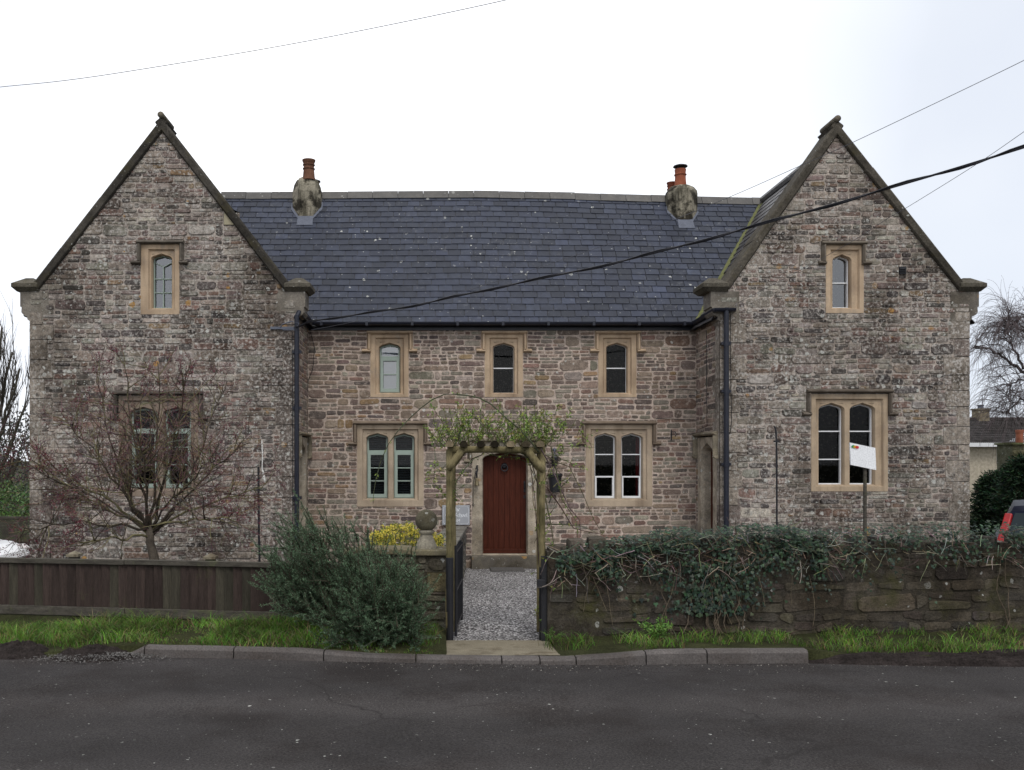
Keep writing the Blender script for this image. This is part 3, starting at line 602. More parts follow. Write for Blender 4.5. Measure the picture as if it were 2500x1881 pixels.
# --- roofs
YE, ZEV = DR-.17, Z(790, DR-.17)                       # main eaves
YRG = 20.03
def zr(x): return curve([(-3, Z(475, YRG)), (-1.6, Z(474, YRG)), (.9, Z(472, YRG)), (3.0, Z(477, YRG)), (5, Z(484, YRG)), (8, Z(492, YRG))], x)
SL = (.0215, .0265, .043)
def slates(mb, Pt, ulen, vlen, keep=None, wd=.27, ex=.172, c0=SL, nails=False):
    """Pt(u, v, w): point up the slope; every slate a tile of its own"""
    k = 0; v = 0
    while v < vlen-.02:
        u = -wd*(.5 if k % 2 else 0)+U(-.02, .02); v1 = min(v+ex+.02, vlen)
        while u < ulen:
            wv = wd*U(.94, 1.06); a, b = max(u, 0)+.0065, min(u+wv, ulen)-.0065
            if b-a > .03 and (keep is None or keep((a+b)/2, v)):
                q = U(.68, 1.3); bl = U(.97, 1.05); c = (c0[0]*q, c0[1]*q, c0[2]*q*bl)
                if R.random() < .03: c = tuple(x*1.5 for x in c)
                lw = .016+U(-.002, .003); jv = U(-.004, .004); sk = U(-.004, .004)
                t0, t1 = [Pt(a, v+jv, lw), Pt(b, v+jv+sk, lw+U(-.001, .001))], [Pt(b, v1, .004), Pt(a, v1, .004)]
                mb.face(t0+t1, c); mb.face([Pt(a, v+jv, lw-.012), Pt(b, v+jv+sk, lw-.012), t0[1], t0[0]], c)
                mb.face([Pt(a, v+jv, lw-.012), t0[0], t1[1]], c); mb.face([Pt(b, v+jv+sk, lw-.012), t0[1], t1[0]], c)
            u += wv
        v += ex; k += 1
XM0, XM1 = GL1-2.2, AR+.3
def Pmain(u, v, w):
    x = XM0+u; t = v/VL; zz = lerp(ZEV, zr(x), t); yy = lerp(YE, YRG, t); zz += .012*fbm(x*.6, v*.8, 3)
    return V((x, yy, zz))+V((0, -.79, .61))*w
VL = sqrt((YRG-YE)**2+(7.7-ZEV)**2)
def zmain(x, y): return lerp(ZEV, zr(x), (y-YE)/(YRG-YE))
mb = MB(); N = 40
for i in range(N):
    a, b = (XM1-XM0)*i/N, (XM1-XM0)*(i+1)/N
    mb.face([Pmain(a, 0, -.01), Pmain(b, 0, -.01), Pmain(b, VL, -.01), Pmain(a, VL, -.01)], (.03, .03, .035))
    pa, pb = Pmain(a, VL, -.01), Pmain(b, VL, -.01)
    mb.face([pa, pb, V((pb.x, YB, 4.7)), V((pa.x, YB, 4.7))], SL)
slates(mb, Pmain, XM1-XM0, VL)
for i in range(22):                                     # ridge tiles
    a, b = lerp(XM0, XM1, i/22)+.004, lerp(XM0, XM1, (i+1)/22)-.004; q = U(.8, 1.2); c = (.075*q, .070*q, .064*q); o = U(-.004, .008)
    A = [V((a, YRG+y, zr(a)+z+o)) for y, z in ((-.13, -.13), (-.115, -.10), (-.03, .045), (.03, .045), (.13, -.11))]; B = [V((b, YRG+y, zr(b)+z+o)) for y, z in ((-.13, -.13), (-.115, -.10), (-.03, .045), (.03, .045), (.13, -.11))]
    mb.bridge(A, B, c); mb.face(A, c); mb.face(B, c)
roof = mb.build('slate_roof', M['slate'], house)
for (xa, zt, xl, xr, nm) in ((AL, Z(330, DF), GL0, GL1, 'l'), (AR, Z(352, DF), GR0, GR1, 'r')):
    mb = MB()
    for s, xe in ((-1, xl), (1, xr)):
        foot = (xl-.14) if s < 0 else (xr+.14); kx_ = X(1763, DF) if (nm, s) == ('r', -1) else (X(2352, DF) if nm == 'r' else (X(83, DF) if s < 0 else X(709, DF)))
        slope = ((ZA_L if nm == 'l' else ZA_R)-ZK)/abs(xa-kx_); zf = zt-slope*abs(foot-xa); lv = sqrt((foot-xa)**2+(zt-zf)**2)
        nr = V((s*(zt-zf), 0, abs(foot-xa))).normalized()
        Pw = lambda u, v, w, foot=foot, zf=zf, lv=lv, nr=nr: V((lerp(foot, xa, v/lv), DF+.06+u, lerp(zf, zt, v/lv)))+nr*w
        ul = YB-DF-.06 if not (nm, s) in (('l', 1), ('r', -1)) else 4.6
        mb.face([Pw(0, 0, -.01), Pw(YB-DF-.06, 0, -.01), Pw(YB-DF-.06, lv, -.01), Pw(0, lv, -.01)], (.03, .03, .035))
        slates(mb, Pw, ul, lv, keep=(lambda u, v, Pw=Pw: (lambda p: p.y < YE or p.z > zmain(p.x, p.y)-.05)(Pw(u, v, 0))) if (nm, s) in (('l', 1), ('r', -1)) else None, c0=(.062, .058, .058))
        if (nm, s) in (('r', -1), ('l', 1)):   # mossy valley
            val = MB(); pts = []
            for i in range(41):
                v = lv*i/40; p = Pw(0, v, 0); y = YE+(p.z-ZEV)/(zr(p.x)-ZEV)*(YRG-YE)
                if YE-.1 < y < YRG+.05: pts.append(V((p.x, y, p.z)))
            for p, q in zip(pts, pts[1:]):
                val.face([p+V((-s*-.055, 0, .02)), q+V((-s*-.055, 0, .02)), q+V((-s*.035, -.02, .045)), p+V((-s*.035, -.02, .045))], (.12, .125, .05) if nm == 'r' else (.2, .2, .2))
            vl = val
    mb.tube([(xa, DF+.3, zt+.02), (xa, YB, zt+.02)], .09, 8, (.08, .075, .07))
    wr = mb.build('slate_roof', M['slate'], house); vl.build('valley', M['fence'], wr)
# --- chimneys
def chimney(px, D, prof, pots, lean=0):
    x0 = X(px, D); mb = MB(); mb.lathe([(r, z) for r, z in prof], (x0, D, 0), 8, rot=pi/8)
    ch = mb.build('chimney', M['chimney'], roof, bevel=.02)
    fl = MB(); zz = zmain(x0, D-.36); 
    for s in (-1, 1):
        ys = [(D-.312, .13), (D-.13, .312), (D-.02, .312)]
        for (ya, xa), (yb, xb) in zip(ys, ys[1:]):
            fl.face([(x0+s*xa, ya, zmain(x0, ya)+.03), (x0+s*(xa+.025), ya-.03, zmain(x0, ya-.03)+.03), (x0+s*(xb+.03), yb-.012, zmain(x0, yb-.012)+.03), (x0+s*xb, yb, zmain(x0, yb)+.06)])
    ya, yb = D-.31, D-.46
    fl.face([(x0-.16, ya, zmain(x0, ya)+.06), (x0+.16, ya, zmain(x0, ya)+.06), (x0+.17, yb, zmain(x0, yb)+.035), (x0-.17, yb, zmain(x0, yb)+.035)])
    fl.build('flashing', M['lead'], ch)
    return ch, x0
z_ = lambda y: Z(y, 19.85)
ch, x0 = chimney(751, 19.85, [(.33, 6.4), (.335, z_(500)), (.335, z_(474)), (.30, z_(456)), (.245, z_(444)), (.20, z_(441)), (.19, z_(437))], None)
def pot(ch, x, y, zb, zt, r, c, bands, cowl=False, wide=1.12):
    mb = MB(); h = zt-zb; pr = [(r*1.08, zb-.05), (r*1.05, zb), (r*.93, zb+h*.45)]
    for b in bands: pr += [(r*.92, zb+h*(b-.05)), (r*1.06, zb+h*(b-.02)), (r*1.06, zb+h*(b+.02)), (r*.90, zb+h*(b+.05))]
    pr += [(r*wide, zt-.015), (r*wide, zt), (r*.8, zt), (r*.75, zt-.2)]
    mb.lathe(pr, (x, y, 0), 18, c); p = mb.build('chimney_pot', M['terracotta'], ch, smooth=False)
    if cowl:
        cm = MB(); cm.lathe([(.155, zt+.055), (.15, zt+.075), (.08, zt+.10), (0, zt+.11)], (x, y, 0), 20)
        for k in range(4): a = pi/4+k*pi/2; cm.tube([(x+r*.7*cos(a), y+r*.7*sin(a), zt-.03), (x+r*.7*cos(a), y+r*.7*sin(a), zt+.07)], .008, 4)
        cm.build('cowl', M['iron'], ch)
pot(ch, X(754, 19.7), 19.7, z_(440), z_(397), .125, (.155, .075, .045), (.50, .72), wide=1.15)
pot(ch, X(768, 20.2), 20.2, z_(446), z_(434), .10, (.15, .08, .05), (.6,)); 
cm = MB(); cm.lathe([(.10, z_(433)), (.09, z_(430)), (.03, z_(427)), (0, z_(427))], (X(772, 20.2), 20.2, 0), 16); cm.tube([(X(772, 20.2), 20.2, z_(446)), (X(772, 20.2), 20.2, z_(430))], .015, 6); cm.build('cowl', M['iron'], ch)
ch2, x0 = chimney(1663, 19.85, [(.33, 6.4), (.345, z_(520)), (.35, z_(478)), (.34, z_(470)), (.27, z_(460)), (.20, z_(457)), (.15, z_(455))], None)
pot(ch2, X(1661, 19.8), 19.8, z_(458), z_(416), .125, (.30, .095, .050), (.68,), True, wide=.98)
pot(ch2, X(1640, 20.1), 20.1, z_(466), z_(438), .10, (.26, .085, .05), (.4, .7))
# --- gutters and pipes
mb = MB()
def half_gutter(mb, a, b, r=.062):
    a, b = V(a), V(b); t = (b-a).normalized(); e = t.cross(V((0, 0, 1))).normalized(); pr = [(r*cos(pi+pi*i/8), r*sin(pi+pi*i/8)) for i in range(9)]
    A = [a+e*x+V((0, 0, z)) for x, z in pr]; B = [b+e*x+V((0, 0, z)) for x, z in pr]
    mb.bridge(A, B, closed=False); mb.face(A); mb.face(B)
zg = Z(787, YE-.05)
half_gutter(mb, (GL1+.05, YE-.05, zg), (GR0-.08, YE-.05, zg-.0)); half_gutter(mb, (GR0-.10, YE-.02, zg), (GR0-.10, DF-.12, zg+.04)); half_gutter(mb, (GR0-.14, DF-.10, zg+.04), (GR0+.24, DF-.10, zg+.04))
mb.box(GL1+.02, GR0-.02, DR-.035, DR-.004, zg-.13, zg+.02); mb.box(GR0-.045, GR0-.018, DF+.0, DR-.04, zg-.12, zg+.03);  # black boards below the gutters stand in for the shadow band at the eaves
for i in range(9):
    x = lerp(GL1+.3, GR0-.3, i/8); mb.box(x-.025, x+.025, YE-.118, YE+.015, zg-.07, zg+.008)
mb.build('gutter', M['black_paint'], house)
mb = MB(); half_gutter(mb, (GL1+.09, YE-.02, zg), (GL1+.09, DF+.2, zg+.03)); mb.box(GL1+.018, GL1+.045, DF+.1, DR-.04, zg-.12, zg+.03); mb.build('gutter', M['black_paint'], house)  # the box is another black board standing in for eaves shadow
mb = MB(); half_gutter(mb, (GR1+.09, DF+.12, 4.74), (GR1+.09, YB, 4.74), .07); mb.box(GR1+.02, GR1+.10, DF+.14, DF+.22, 4.5, 4.69); mb.build('gutter', M['black_paint'], house)
mb = MB(); half_gutter(mb, (GL0-.08, DF+.25, 4.74), (GL0-.08, YB, 4.74)); mb.build('gutter', M['black_paint'], house)
def pipe(px, D, zt, zb, r, joints):
    x = X(px, D); mb = MB(); mb.tube([(x, D, zb), (x, D, zt)], r, 10)
    for z in joints: mb.tube([(x, D, z-.05), (x, D, z+.05)], r*1.18, 10); mb.box(x-r*1.9, x+r*1.9, D-.005, D+.09, z-.025, z+.025)
    return mb
mb = pipe(724.5, DF-.1, 4.55, -.2, .042, (3.9, 2.9, 1.3)); mb.tube([(X(724, DF), DF-.1, 4.5), (GL1+.06, DF+.0, 4.62), (GL1+.09, DF+.25, 4.68)], .042, 8); mb.build('downpipe', M['black_paint'], house)
mb = pipe(1773.5, DF-.1, zg+.05, -.2, .045, (4.05, 3.2, 1.9)); mb.build('downpipe', M['black_paint'], house)
mb = MB(); x = X(1771, DF); mb.tube([(GR1+.05, DF+.18, 4.5), (GR1+.05, DF+.18, -.2)], .04, 8); mb.build('downpipe', M['black_paint'], house)
for l in ([P(x, y, DF-.02) for x, y in ((713.5, 810), (714, 1000), (715, 1390))], [P(x, y, DF-.02) for x, y in ((1783, 770), (1784, 900), (1786, 1030), (1782, 1060))],
          [P(x, y, DR-.03) for x, y in ((1602, 1022), (1650, 1024), (1700, 1026))], [P(x, y, DR-.03) for x, y in ((1625, 955), (1660, 950), (1700, 953), (1703, 1000), (1706, 1052))],
          [(GR0-.03, 17.1, 4.4), (GR0-.03, 17.05, 2.6), (GR0-.03, 17.7, 2.55)], [P(x, y, DR-.03) for x, y in ((758, 810), (768, 850), (764, 900), (752, 930), (750, 1060))]):
    mb = MB(); mb.tube(l, .006, 4); mb.build('wall_cable', M['cable'], house)
mb = MB(); x0, x1, z0, z1 = X(2195, DF), X(2212, DF), Z(670, DF), Z(652, DF); mb.box(x0, x1, DF-.01, DF+.03, z0, z1)
for k in range(3): zz = lerp(z0, z1, (k+.35)/3); mb.add([V((x0+.005, DF-.012, zz)), V((x1-.005, DF-.012, zz)), V((x1-.005, DF-.035, zz-.018)), V((x0+.005, DF-.035, zz-.018))], [(0, 1, 2, 3)])
mb.build('air_vent', M['iron'], house)
# ------------------------------------------------------------------ ground, road, path
def grid(mb, x0, x1, y0, y1, nx, ny, zf, c=WHITE):
    n = len(mb.v)
    for j in range(ny+1):
        for i in range(nx+1):
            x, y = lerp(x0, x1, i/nx), lerp(y0, y1, j/ny); mb.v.append((x, y, zf(x, y)))
    for j in range(ny):
        for i in range(nx):
            a = n+j*(nx+1)+i; mb.f.append((a, a+1, a+nx+2, a+nx+1)); mb.c.append(c)
mb = MB(); mb.face([(-600, -300, -.45), (600, -300, -.45), (600, 900, -.45), (-600, 900, -.45)]); struct(mb.build('ground', M['turf']))
KX = [(-8, 9.25), (-3.03, 9.20), (-2.15, 9.11), (-1.16, 9.0), (1.1, 8.875), (1.7, 8.86), (2.65, 8.90), (3.62, 8.92), (9, 9.05)]   # road edge
KT = [(-4, .105), (-1.3, .105), (-.7, .065), (.0, .055), (1.25, .055), (2.2, .125), (9, .125)]           # kerb height
def ky(x): return curve(KX, x)
mb = MB(); grid(mb, -40, 40, -6, 9.5, 80, 40, lambda x, y: .012*fbm(x*.7, y*.7)+(-.02 if y > 9.2 else 0)); struct(mb.build('road', M['asphalt'], smooth=True))
mb = MB(); cuts = [-3.25, -2.96, -2.04, -1.13, -.22, .62, .99, 1.34, 2.02, 2.62, 3.62]      # kerb stones
for i, (a, b) in enumerate(zip(cuts, cuts[1:])):
    m = 4; k = U(.85, 1.12)
    secs = []
    for j in range(m+1):
        x = lerp(a+.006, b-.006, j/m); y = ky(x); t = curve(KT, x); 
        if i == 0: t = lerp(-.02, t, j/m)
        t += .004*fbm(x*5, 2)
        secs.append([V((x, y+.004, -.05)), V((x, y+.012, t-.025)), V((x, y+.035, t)), V((x, y+.13, t+.002)), V((x, y+.13, -.05))])
    for A, B in zip(secs, secs[1:]): mb.bridge(A, B, (k, k, k), closed=False)
    mb.face(secs[0]); mb.face(secs[-1])
struct(mb.build('kerb', M['kerb'], smooth=False))
# fence and wall lines in plan
def fy(x): return lerp(10.95, 10.40, (x+5.25)/(5.25-1.72))
def wy(x): return lerp(9.95, 10.35, (x-1.15)/5.5)
def gz(x, y):     # garden side falls gently to the house
    return lerp(-.02, -.13, min(max((y-10.2)/7.5, 0), 1))
def vz(x, y):     # verge, from the top of the kerb to the fence or wall
    back = fy(x) if x < .05 else wy(x); t = min(max((y-ky(x)-.12)/(back-ky(x)), 0), 1)
    e = curve(KT, x) if x > -3.2 else lerp(.02, curve(KT, -3.2), max(0, min(1, (x+4.2)/1.0)))
    if x > 3.6: e = lerp(.125, .06, min(1, (x-3.6)/.5))
    zb = .15 if x < .05 else .06
    return lerp(e, zb, t)+.018*fbm(x*2.3, y*2.3)-.004
mb = MB()
for a, b in ((-9, .085), (1.2, 9)):
    nx = int((b-a)/.1); ny = 14
    n = len(mb.v)
    for j in range(ny+1):
        for i in range(nx+1):
            x = lerp(a, b, i/nx); back = (fy(x)+.3) if a < 0 else wy(x)+.1
            if a < 0 and x > -1.4: back = 10.40
            y = lerp(ky(x)+(.125 if -2.96 < x < 3.62 else .05), back, max(0, j-1)/(ny-1)); z = vz(x, y)
            if j == 0: z = -.08; y = ky(x)+.02 if not -2.96 < x < 3.62 else y-.012
            mb.v.append((x, y, z))
    for j in range(ny):
        for i in range(nx):
            q = n+j*(nx+1)+i; mb.f.append((q, q+1, q+nx+2, q+nx+1)); mb.c.append(WHITE)
struct(mb.build('verge', M['turf'], smooth=True))
mb = MB(); grid(mb, -14, 14, 10.3, 24.5, 40, 30, lambda x, y: gz(x, y)-.03); struct(mb.build('garden', M['soil'], smooth=True))
mb = MB(); grid(mb, .0, 7.5, 10.02, 17.9, 60, 60, lambda x, y: gz(x, y)+.012*fbm(x*2, y*2)); struct(mb.build('gravel_path', M['gravel'], smooth=True))
mb = MB(); x0, x1 = X(1088, 10.05), X(1338, 10.05)
grid(mb, x0, x1, ky(.6)+.131, 10.05, 8, 6, lambda x, y: lerp(.058, .002, (y-9)/1.05)+.004*fbm(x*4, y*4)); struct(mb.build('apron', M['concrete'], smooth=True))
mb = MB(); grid(mb, -40, -7.2, 12, 60, 20, 20, lambda x, y: -.28+.03*fbm(x*.4, y*.4)); struct(mb.build('lawn', M['lawn'], smooth=True))
# gravelly soil heaps at the road edge
def heap(cx, cy, rx, ry, h, c, n=26, sd=0):
    mb = MB(); v0 = len(mb.v)
    for j in range(n+1):
        for i in range(n+1):
            a, b = i/n*2-1, j/n*2-1; d = a*a+b*b
            z = h*(max(0, 1-d) if rx < 1 else min(1, 2.5*max(0, 1-d)))*(.7+.9*abs(fbm(a*2.5+sd, b*2.5)))+.035*fbm(a*9+sd, b*9)*max(0, 1.1-d)-.03*max(0, d-.6)-.01
            mb.v.append((cx+a*rx, cy+b*ry, z))
    for j in range(n):
        for i in range(n):
            q = v0+j*(n+1)+i; mb.f.append((q, q+1, q+n+2, q+n+1)); mb.c.append(c)
    return mb
for (px, y, rx, ry, h, lab) in ((40, 9.35, .42, .30, .15, 'heap of dark soil at the far left road edge'), (228, 9.2, .46, .27, .11, 'stony soil heap beside the end of the kerb'), ):
    o = heap(X(px, y), y, rx, ry, h, WHITE, sd=px).build('soil_heap', M['soil']); tag(o, lab, 'soil', 'soil heaps by the road')
mb = heap(5.55, 9.0, 2.15, .22, .08, WHITE, 70, 5); tag(mb.build('soil_heap', M['soil']), 'long strip of bare dark soil at the right road edge', 'soil', 'soil heaps by the road')
mb = MB()                                        # grit and crumbs along the road edge
def crumb(mb, x, y, z, r, c):
    vs = [V((x+r*U(.6, 1.3)*sx, y+r*U(.6, 1.3)*sy, z+r*U(.5, 1)*sz)) for sx, sy, sz in ((1, 0, 0), (-1, 0, 0), (0, 1, 0), (0, -1, 0), (0, 0, 1), (0, 0, -.3))]
    mb.add(vs, [(0, 2, 4), (2, 1, 4), (1, 3, 4), (3, 0, 4), (0, 2, 5), (2, 1, 5), (1, 3, 5), (3, 0, 5)], c)
for _ in range(3000):
    x = U(-5, 7); y = ky(x)-abs(R.gauss(0, .16))-.01; k = U(.25, 1)
    crumb(mb, x, y, 0, U(.003, .009), (.07*k, .06*k, .055*k) if R.random() < .85 else (.3*k, .28*k, .25*k))
for _ in range(1800):
    a = U(0, 2*pi); q = sqrt(R.random()); px, y = 250, 9.12; k = U(.4, 1.6); q = q*U(.5, 1.25); x = X(px, y)+.66*q*cos(a); yy = y+.26*q*sin(a)
    crumb(mb, x, yy, .015+.06*max(0, 1-q), U(.003, .011), (.10*k, .095*k, .09*k))
for _ in range(420):
    x = U(-5, 6.5); y = ky(x)-U(.05, 3.6); crumb(mb, x, y, .0, U(.0025, .0055), (.2, .19, .18) if R.random() < .4 else (.04, .035, .03))
struct(mb.build('loose_grit', M['kerb'] if False else M['log_end']), 'stuff')
# ------------------------------------------------------------------ timber fence
fe = thing('board_fence', (-3.5, fy(-3.5), .15), 'low dark brown close-boarded timber fence along the grass verge', 'fence')
FA, FB = -7.4, -.95
mb = MB(); x = FA; ZT, ZB = .80, .255
while x < FB:
    wv = .105+U(-.006, .006); q = U(.75, 1.25); c = (.038*q, .0265*q, .0225*q)
    if R.random() < .12: c = (.042*q, .037*q, .027*q)
    y = fy(x); A = [(x, y-.022), (x+wv+.012, y-.006), (x+wv+.012, y+.004), (x, y-.010)]; j = U(-.004, .004); t = U(-.003, .003)
    lo = [V((p[0]+t, p[1], ZB+j)) for p in A]; hi = [V((p[0], p[1], ZT-.03)) for p in A]
    mb.bridge(lo, hi, c); mb.face(lo, c); x += wv
mb.build('board_panel', M['fence'], fe)
def runs(a, b, step):
    o = []; x = a
    while x < b: o.append((x, min(x+step, b))); x += step
    return o
mb = MB()
for a, b in runs(FA, FB, 1.87): mb.bar((a+.003, fy(a)-.005, ZT-.012+U(-.004, .004)), (b-.003, fy(b)-.005, ZT-.012+U(-.004, .004)), .075, .058)
mb.build('top_rail', M['rail'], fe, bevel=.006)
mb = MB()
for a, b in runs(FA, FB, 1.87): mb.bar((a+.003, fy(a)-.012, ZB-.055), (b-.003, fy(b)-.012, ZB-.055), .035, .105)
mb.build('gravel_board', M['rail'], fe, bevel=.005)
for px in (-180, 170, 510):
    D = 10.75 if px < 300 else 10.55; x = X(px, D); mb = MB(); mb.box(x-.05, x+.05, fy(x)+.035, fy(x)+.135, -.1, .835); p = mb.build('post', M['rail'], fe)
    mb = MB(); mb.box(x-.072, x+.072, fy(x)+.01, fy(x)+.16, .836, .866, (1, 1, 1)); mb.lathe([(.085, .866), (.02, .895)], (x, fy(x)+.085, 0), 4, rot=pi/4); mb.build('post_cap', M['concrete'], p)
# ------------------------------------------------------------------ stone walls
bw = thing('boundary_wall', (4, 10.1, 0), 'dark damp rubble-stone roadside wall to the right of the gateway', 'wall')
def Mwall(u, v, w): return V((u, wy(u)-w, v))
mb = MB(); topw = [(1.19, .98), (2, 1.02), (3, 1.0), (4, 1.04), (5.5, 1.0), (8.5, .98)]
masonry(mb, Mwall, 1.19, 8.5, -.1, topw, [], [((.075,.062,.047),5), ((.060,.050,.040),4), ((.085,.072,.052),2), ((.05,.043,.037),2)], (.055, .047, .036), rows=(.06, .2), big=1.35, proud=(-.003, .020), gap=.001, rough_k=.8)
n = 40
for i in range(n):
    a, b = lerp(1.19, 8.5, i/n), lerp(1.19, 8.5, (i+1)/n); za, zb = curve(topw, a), curve(topw, b)
    mb.face([(a, wy(a), za), (b, wy(b), zb), (b, wy(b)+.36, zb), (a, wy(a)+.36, za)], (.08, .07, .06)); mb.face([(a, wy(a)+.36, -.2), (b, wy(b)+.36, -.2), (b, wy(b)+.36, zb), (a, wy(a)+.36, za)], (.08, .07, .06))
mb.face([(1.19, wy(1.19), -.1), (1.19, wy(1.19)+.36, -.1), (1.19, wy(1.19)+.36, .98), (1.19, wy(1.19), .98)], (.08, .07, .06))
for i in range(34):       # rough stones along the top
    u = 1.2+i*.215+U(0, .03); stone(mb, lambda a, b, w: V((a, wy(a)+.18-b, curve(topw, a)-.01+w)), u, u+U(.17, .2), -.17, .18, DARK, (.05, .13), .004)
mb.build('rubble', M['dark_rubble'], bw)
fw = thing('front_wall', (-.4, 10.35, 0), 'low stone garden wall with slab coping under the stone ball, left of the gateway', 'wall')
PX0, PX1, PY0 = -1.05, X(1091, 10.35), 10.38
mb = MB(); PT = .90
Mp = lambda u, v, w: V((u, PY0-w, v))
ex = [(X(1043, 10.35), PX1, Z(1446, 10.35), Z(1398, 10.35))]
masonry(mb, Mp, PX0, PX1, -.1, [(PX0, PT), (PX1, PT)], ex, [((.13, .115, .09), 3), ((.09, .08, .065), 3), ((.16, .14, .105), 1)], (.11, .10, .08), rows=(.16, .3), proud=(.01, .03), big=1.2)
mb.box(*ex[0][:2], PY0-.02, PY0+.1, ex[0][2]+.006, ex[0][3]-.006, (.19, .165, .10))
Mp2 = lambda u, v, w: V((PX1+w, u, v)); masonry(mb, Mp2, PY0, PY0+.34, -.1, [(PY0, PT), (PY0+.34, PT)], [], DARK, (.06, .05, .045), big=1.1)
mb.face([(PX0, PY0+.34, -.1), (PX1, PY0+.34, -.1), (PX1, PY0+.34, PT), (PX0, PY0+.34, PT)], (.1, .09, .07)); mb.face([(PX0, PY0, -.1), (PX0, PY0+.34, -.1), (PX0, PY0+.34, PT), (PX0, PY0, PT)], (.1, .09, .07))
mb.build('rubble', M['dark_rubble'], fw)
for a, b, dz in ((X(868, 10.35), X(1004, 10.35)-.004, .012), (X(992, 10.35)+.06, PX1+.03, 0), (PX0-.05, X(868, 10.35)-.006, -.01)):
    mb = MB(); mb.box(a, b, PY0-.06, PY0+.42, PT+dz+.001, PT+.065+dz, (.155, .135, .085)); mb.build('coping_slab', M['quoin'], fw, bevel=.012)
sw = thing('side_wall', (.3, 14, -.1), 'low stone wall edging the left of the gravel path up to the door', 'wall')
mb = MB(); XA, XB = X(1093, 10.75)+.02, X(1136, 17.8)
def Ms(u, v, w): return V((lerp(XA, XB, (u-10.75)/7.0)+w, u, v))
tp = [(10.75, .86), (13, .80), (16, .70), (17.8, .63)]
masonry(mb, Ms, 10.75, 17.8, -.2, tp, [], [((.12, .11, .095), 3), ((.085, .078, .07), 3), ((.16, .15, .135), 1)], (.10, .09, .08), big=1.1)
for i in range(10):
    a, b = lerp(10.75, 17.8, i/10)+.004, lerp(10.75, 17.8, (i+1)/10)-.004; q = U(.8, 1.2); c = (.16*q, .15*q, .13*q)
    za, zb = curve(tp, a), curve(tp, b); A = [V((Ms(a, 0, 0).x+dx, a, za+dz)) for dx, dz in ((.04, 0), (.04, .05), (-.34, .06), (-.34, 0))]; B = [V((Ms(b, 0, 0).x+dx, b, zb+dz)) for dx, dz in ((.04, 0), (.04, .05), (-.34, .06), (-.34, 0))]
    mb.bridge(A, B, c); mb.face(A, c); mb.face(B, c)
mb.build('rubble', M['quoin'], sw)
# ------------------------------------------------------------------ ball finial
bx, by = X(1041, 10.57), 10.57; zc = Z(1271, by); zb = PT+.066
bf = thing('ball_finial', (bx, by, zb), 'mossy stone ball on a waisted pedestal on the garden wall', 'finial')
mb = MB(); mb.lathe([(.128*sin(pi*i/16)+.0001, zc-.128*cos(pi*i/16)) for i in range(17)], (bx, by, 0), 28, (.125, .112, .075)); mb.build('ball', M['quoin'], bf, smooth=True)
mb = MB(); k = (.22, .20, .155); mb.lathe([(.125, zb), (.122, zb+.03), (.112, zb+.05), (.085, zb+.11), (.072, zb+.15), (.072, zb+.165), (.088, zb+.172), (.092, zb+.19), (.085, zb+.205), (.06, zb+.215)], (bx, by, 0), 24, k); mb.build('pedestal', M['quoin'], bf)
# ------------------------------------------------------------------ rose arch
DA = 10.1; SK = .062                                 # the path runs slightly to the right going back
ar = thing('garden_arch', (.65, DA+.3, 0), 'rustic round-timber rose arch with seven log rafters over the gateway', 'arch')
xl, xr = X(1096.5, DA), X(1324, DA); zt = Z(1098, DA); dep = .62
def wob(a, b, n=6, k=.006):
    a, b = V(a), V(b); return [a.lerp(b, i/n)+(V((U(-k, k), U(-k, k), U(-k, k))) if 0 < i < n else V((0, 0, 0))) for i in range(n+1)]
for x in (xl, xr):
    for dy in (0, dep):
        mb = MB(); xx = x+SK*dy*1.0+(.012 if dy and x == xl else 0); mb.tube(wob((xx, DA+dy, -.1), (xx, DA+dy, zt), 8), [.037, .036, .037, .036, .036, .035, .035, .036, .035], 12)
        if x == xl and dy == 0:
            pass
        po = mb.build('post', M['log'], ar, smooth=True)
        if dy == 0:
            mb = MB(); mb.tube([(xx+.006, DA-.004, -.1), (xx+.006, DA-.004, Z(1362 if x == xl else 1385, DA)), (xx+.006, DA-.004, Z(1361 if x == xl else 1384, DA))], [.043, .042, .03], 12); mb.build('post_sleeve', M['iron'], po)
for dy in (0, dep):
    mb = MB(); mb.tube(wob((xl-.02+SK*dy, DA+dy, zt+.005), (xr+.03+SK*dy, DA+dy, zt-.01)), .036, 12); mb.build('beam', M['log'], ar, smooth=True)
for i, (px, c) in enumerate(((1097, .9), (1131.6, .35), (1173.5, .30), (1207.6, .28), (1246, 1.0), (1284, .5), (1319, .8))):
    x = X(px, DA-.1); mb = MB(); zz = Z(1085, DA-.1); y0, y1 = DA-.12, DA+dep+.12
    pr = [(.046*cos(a), .046*sin(a)) for a in [pi*k/10 for k in range(11)]]+[(-.034, -.022), (.034, -.022)]
    A = [V((x+u, y0, zz+v-.008)) for u, v in pr]; B = [V((x+u+SK*(y1-y0), y1, zz+v-.008)) for u, v in pr]
    mb.bridge(A, B, (.17, .14, .075)); mb.face(A, (.20*c*c, .16*c*c, .10*c*c)); mb.face(B, (.2, .16, .1)); mb.build('rafter', M['log_end'], ar)
for (p, q, r_, s_) in ((1127, 1099, 1094, 1146), (1285, 1098, 1326, 1149)):
    for dy in (0, dep):
        mb = MB(); a, b = P(p, q, DA), P(r_, s_, DA); o = V((SK*dy, dy+(-.035 if dy == 0 else .035), 0)); mb.tube(wob(a+o, b+o, 4, .004), [.040, .041, .042, .041, .040], 10); mb.build('brace', M['log'], ar, smooth=True)
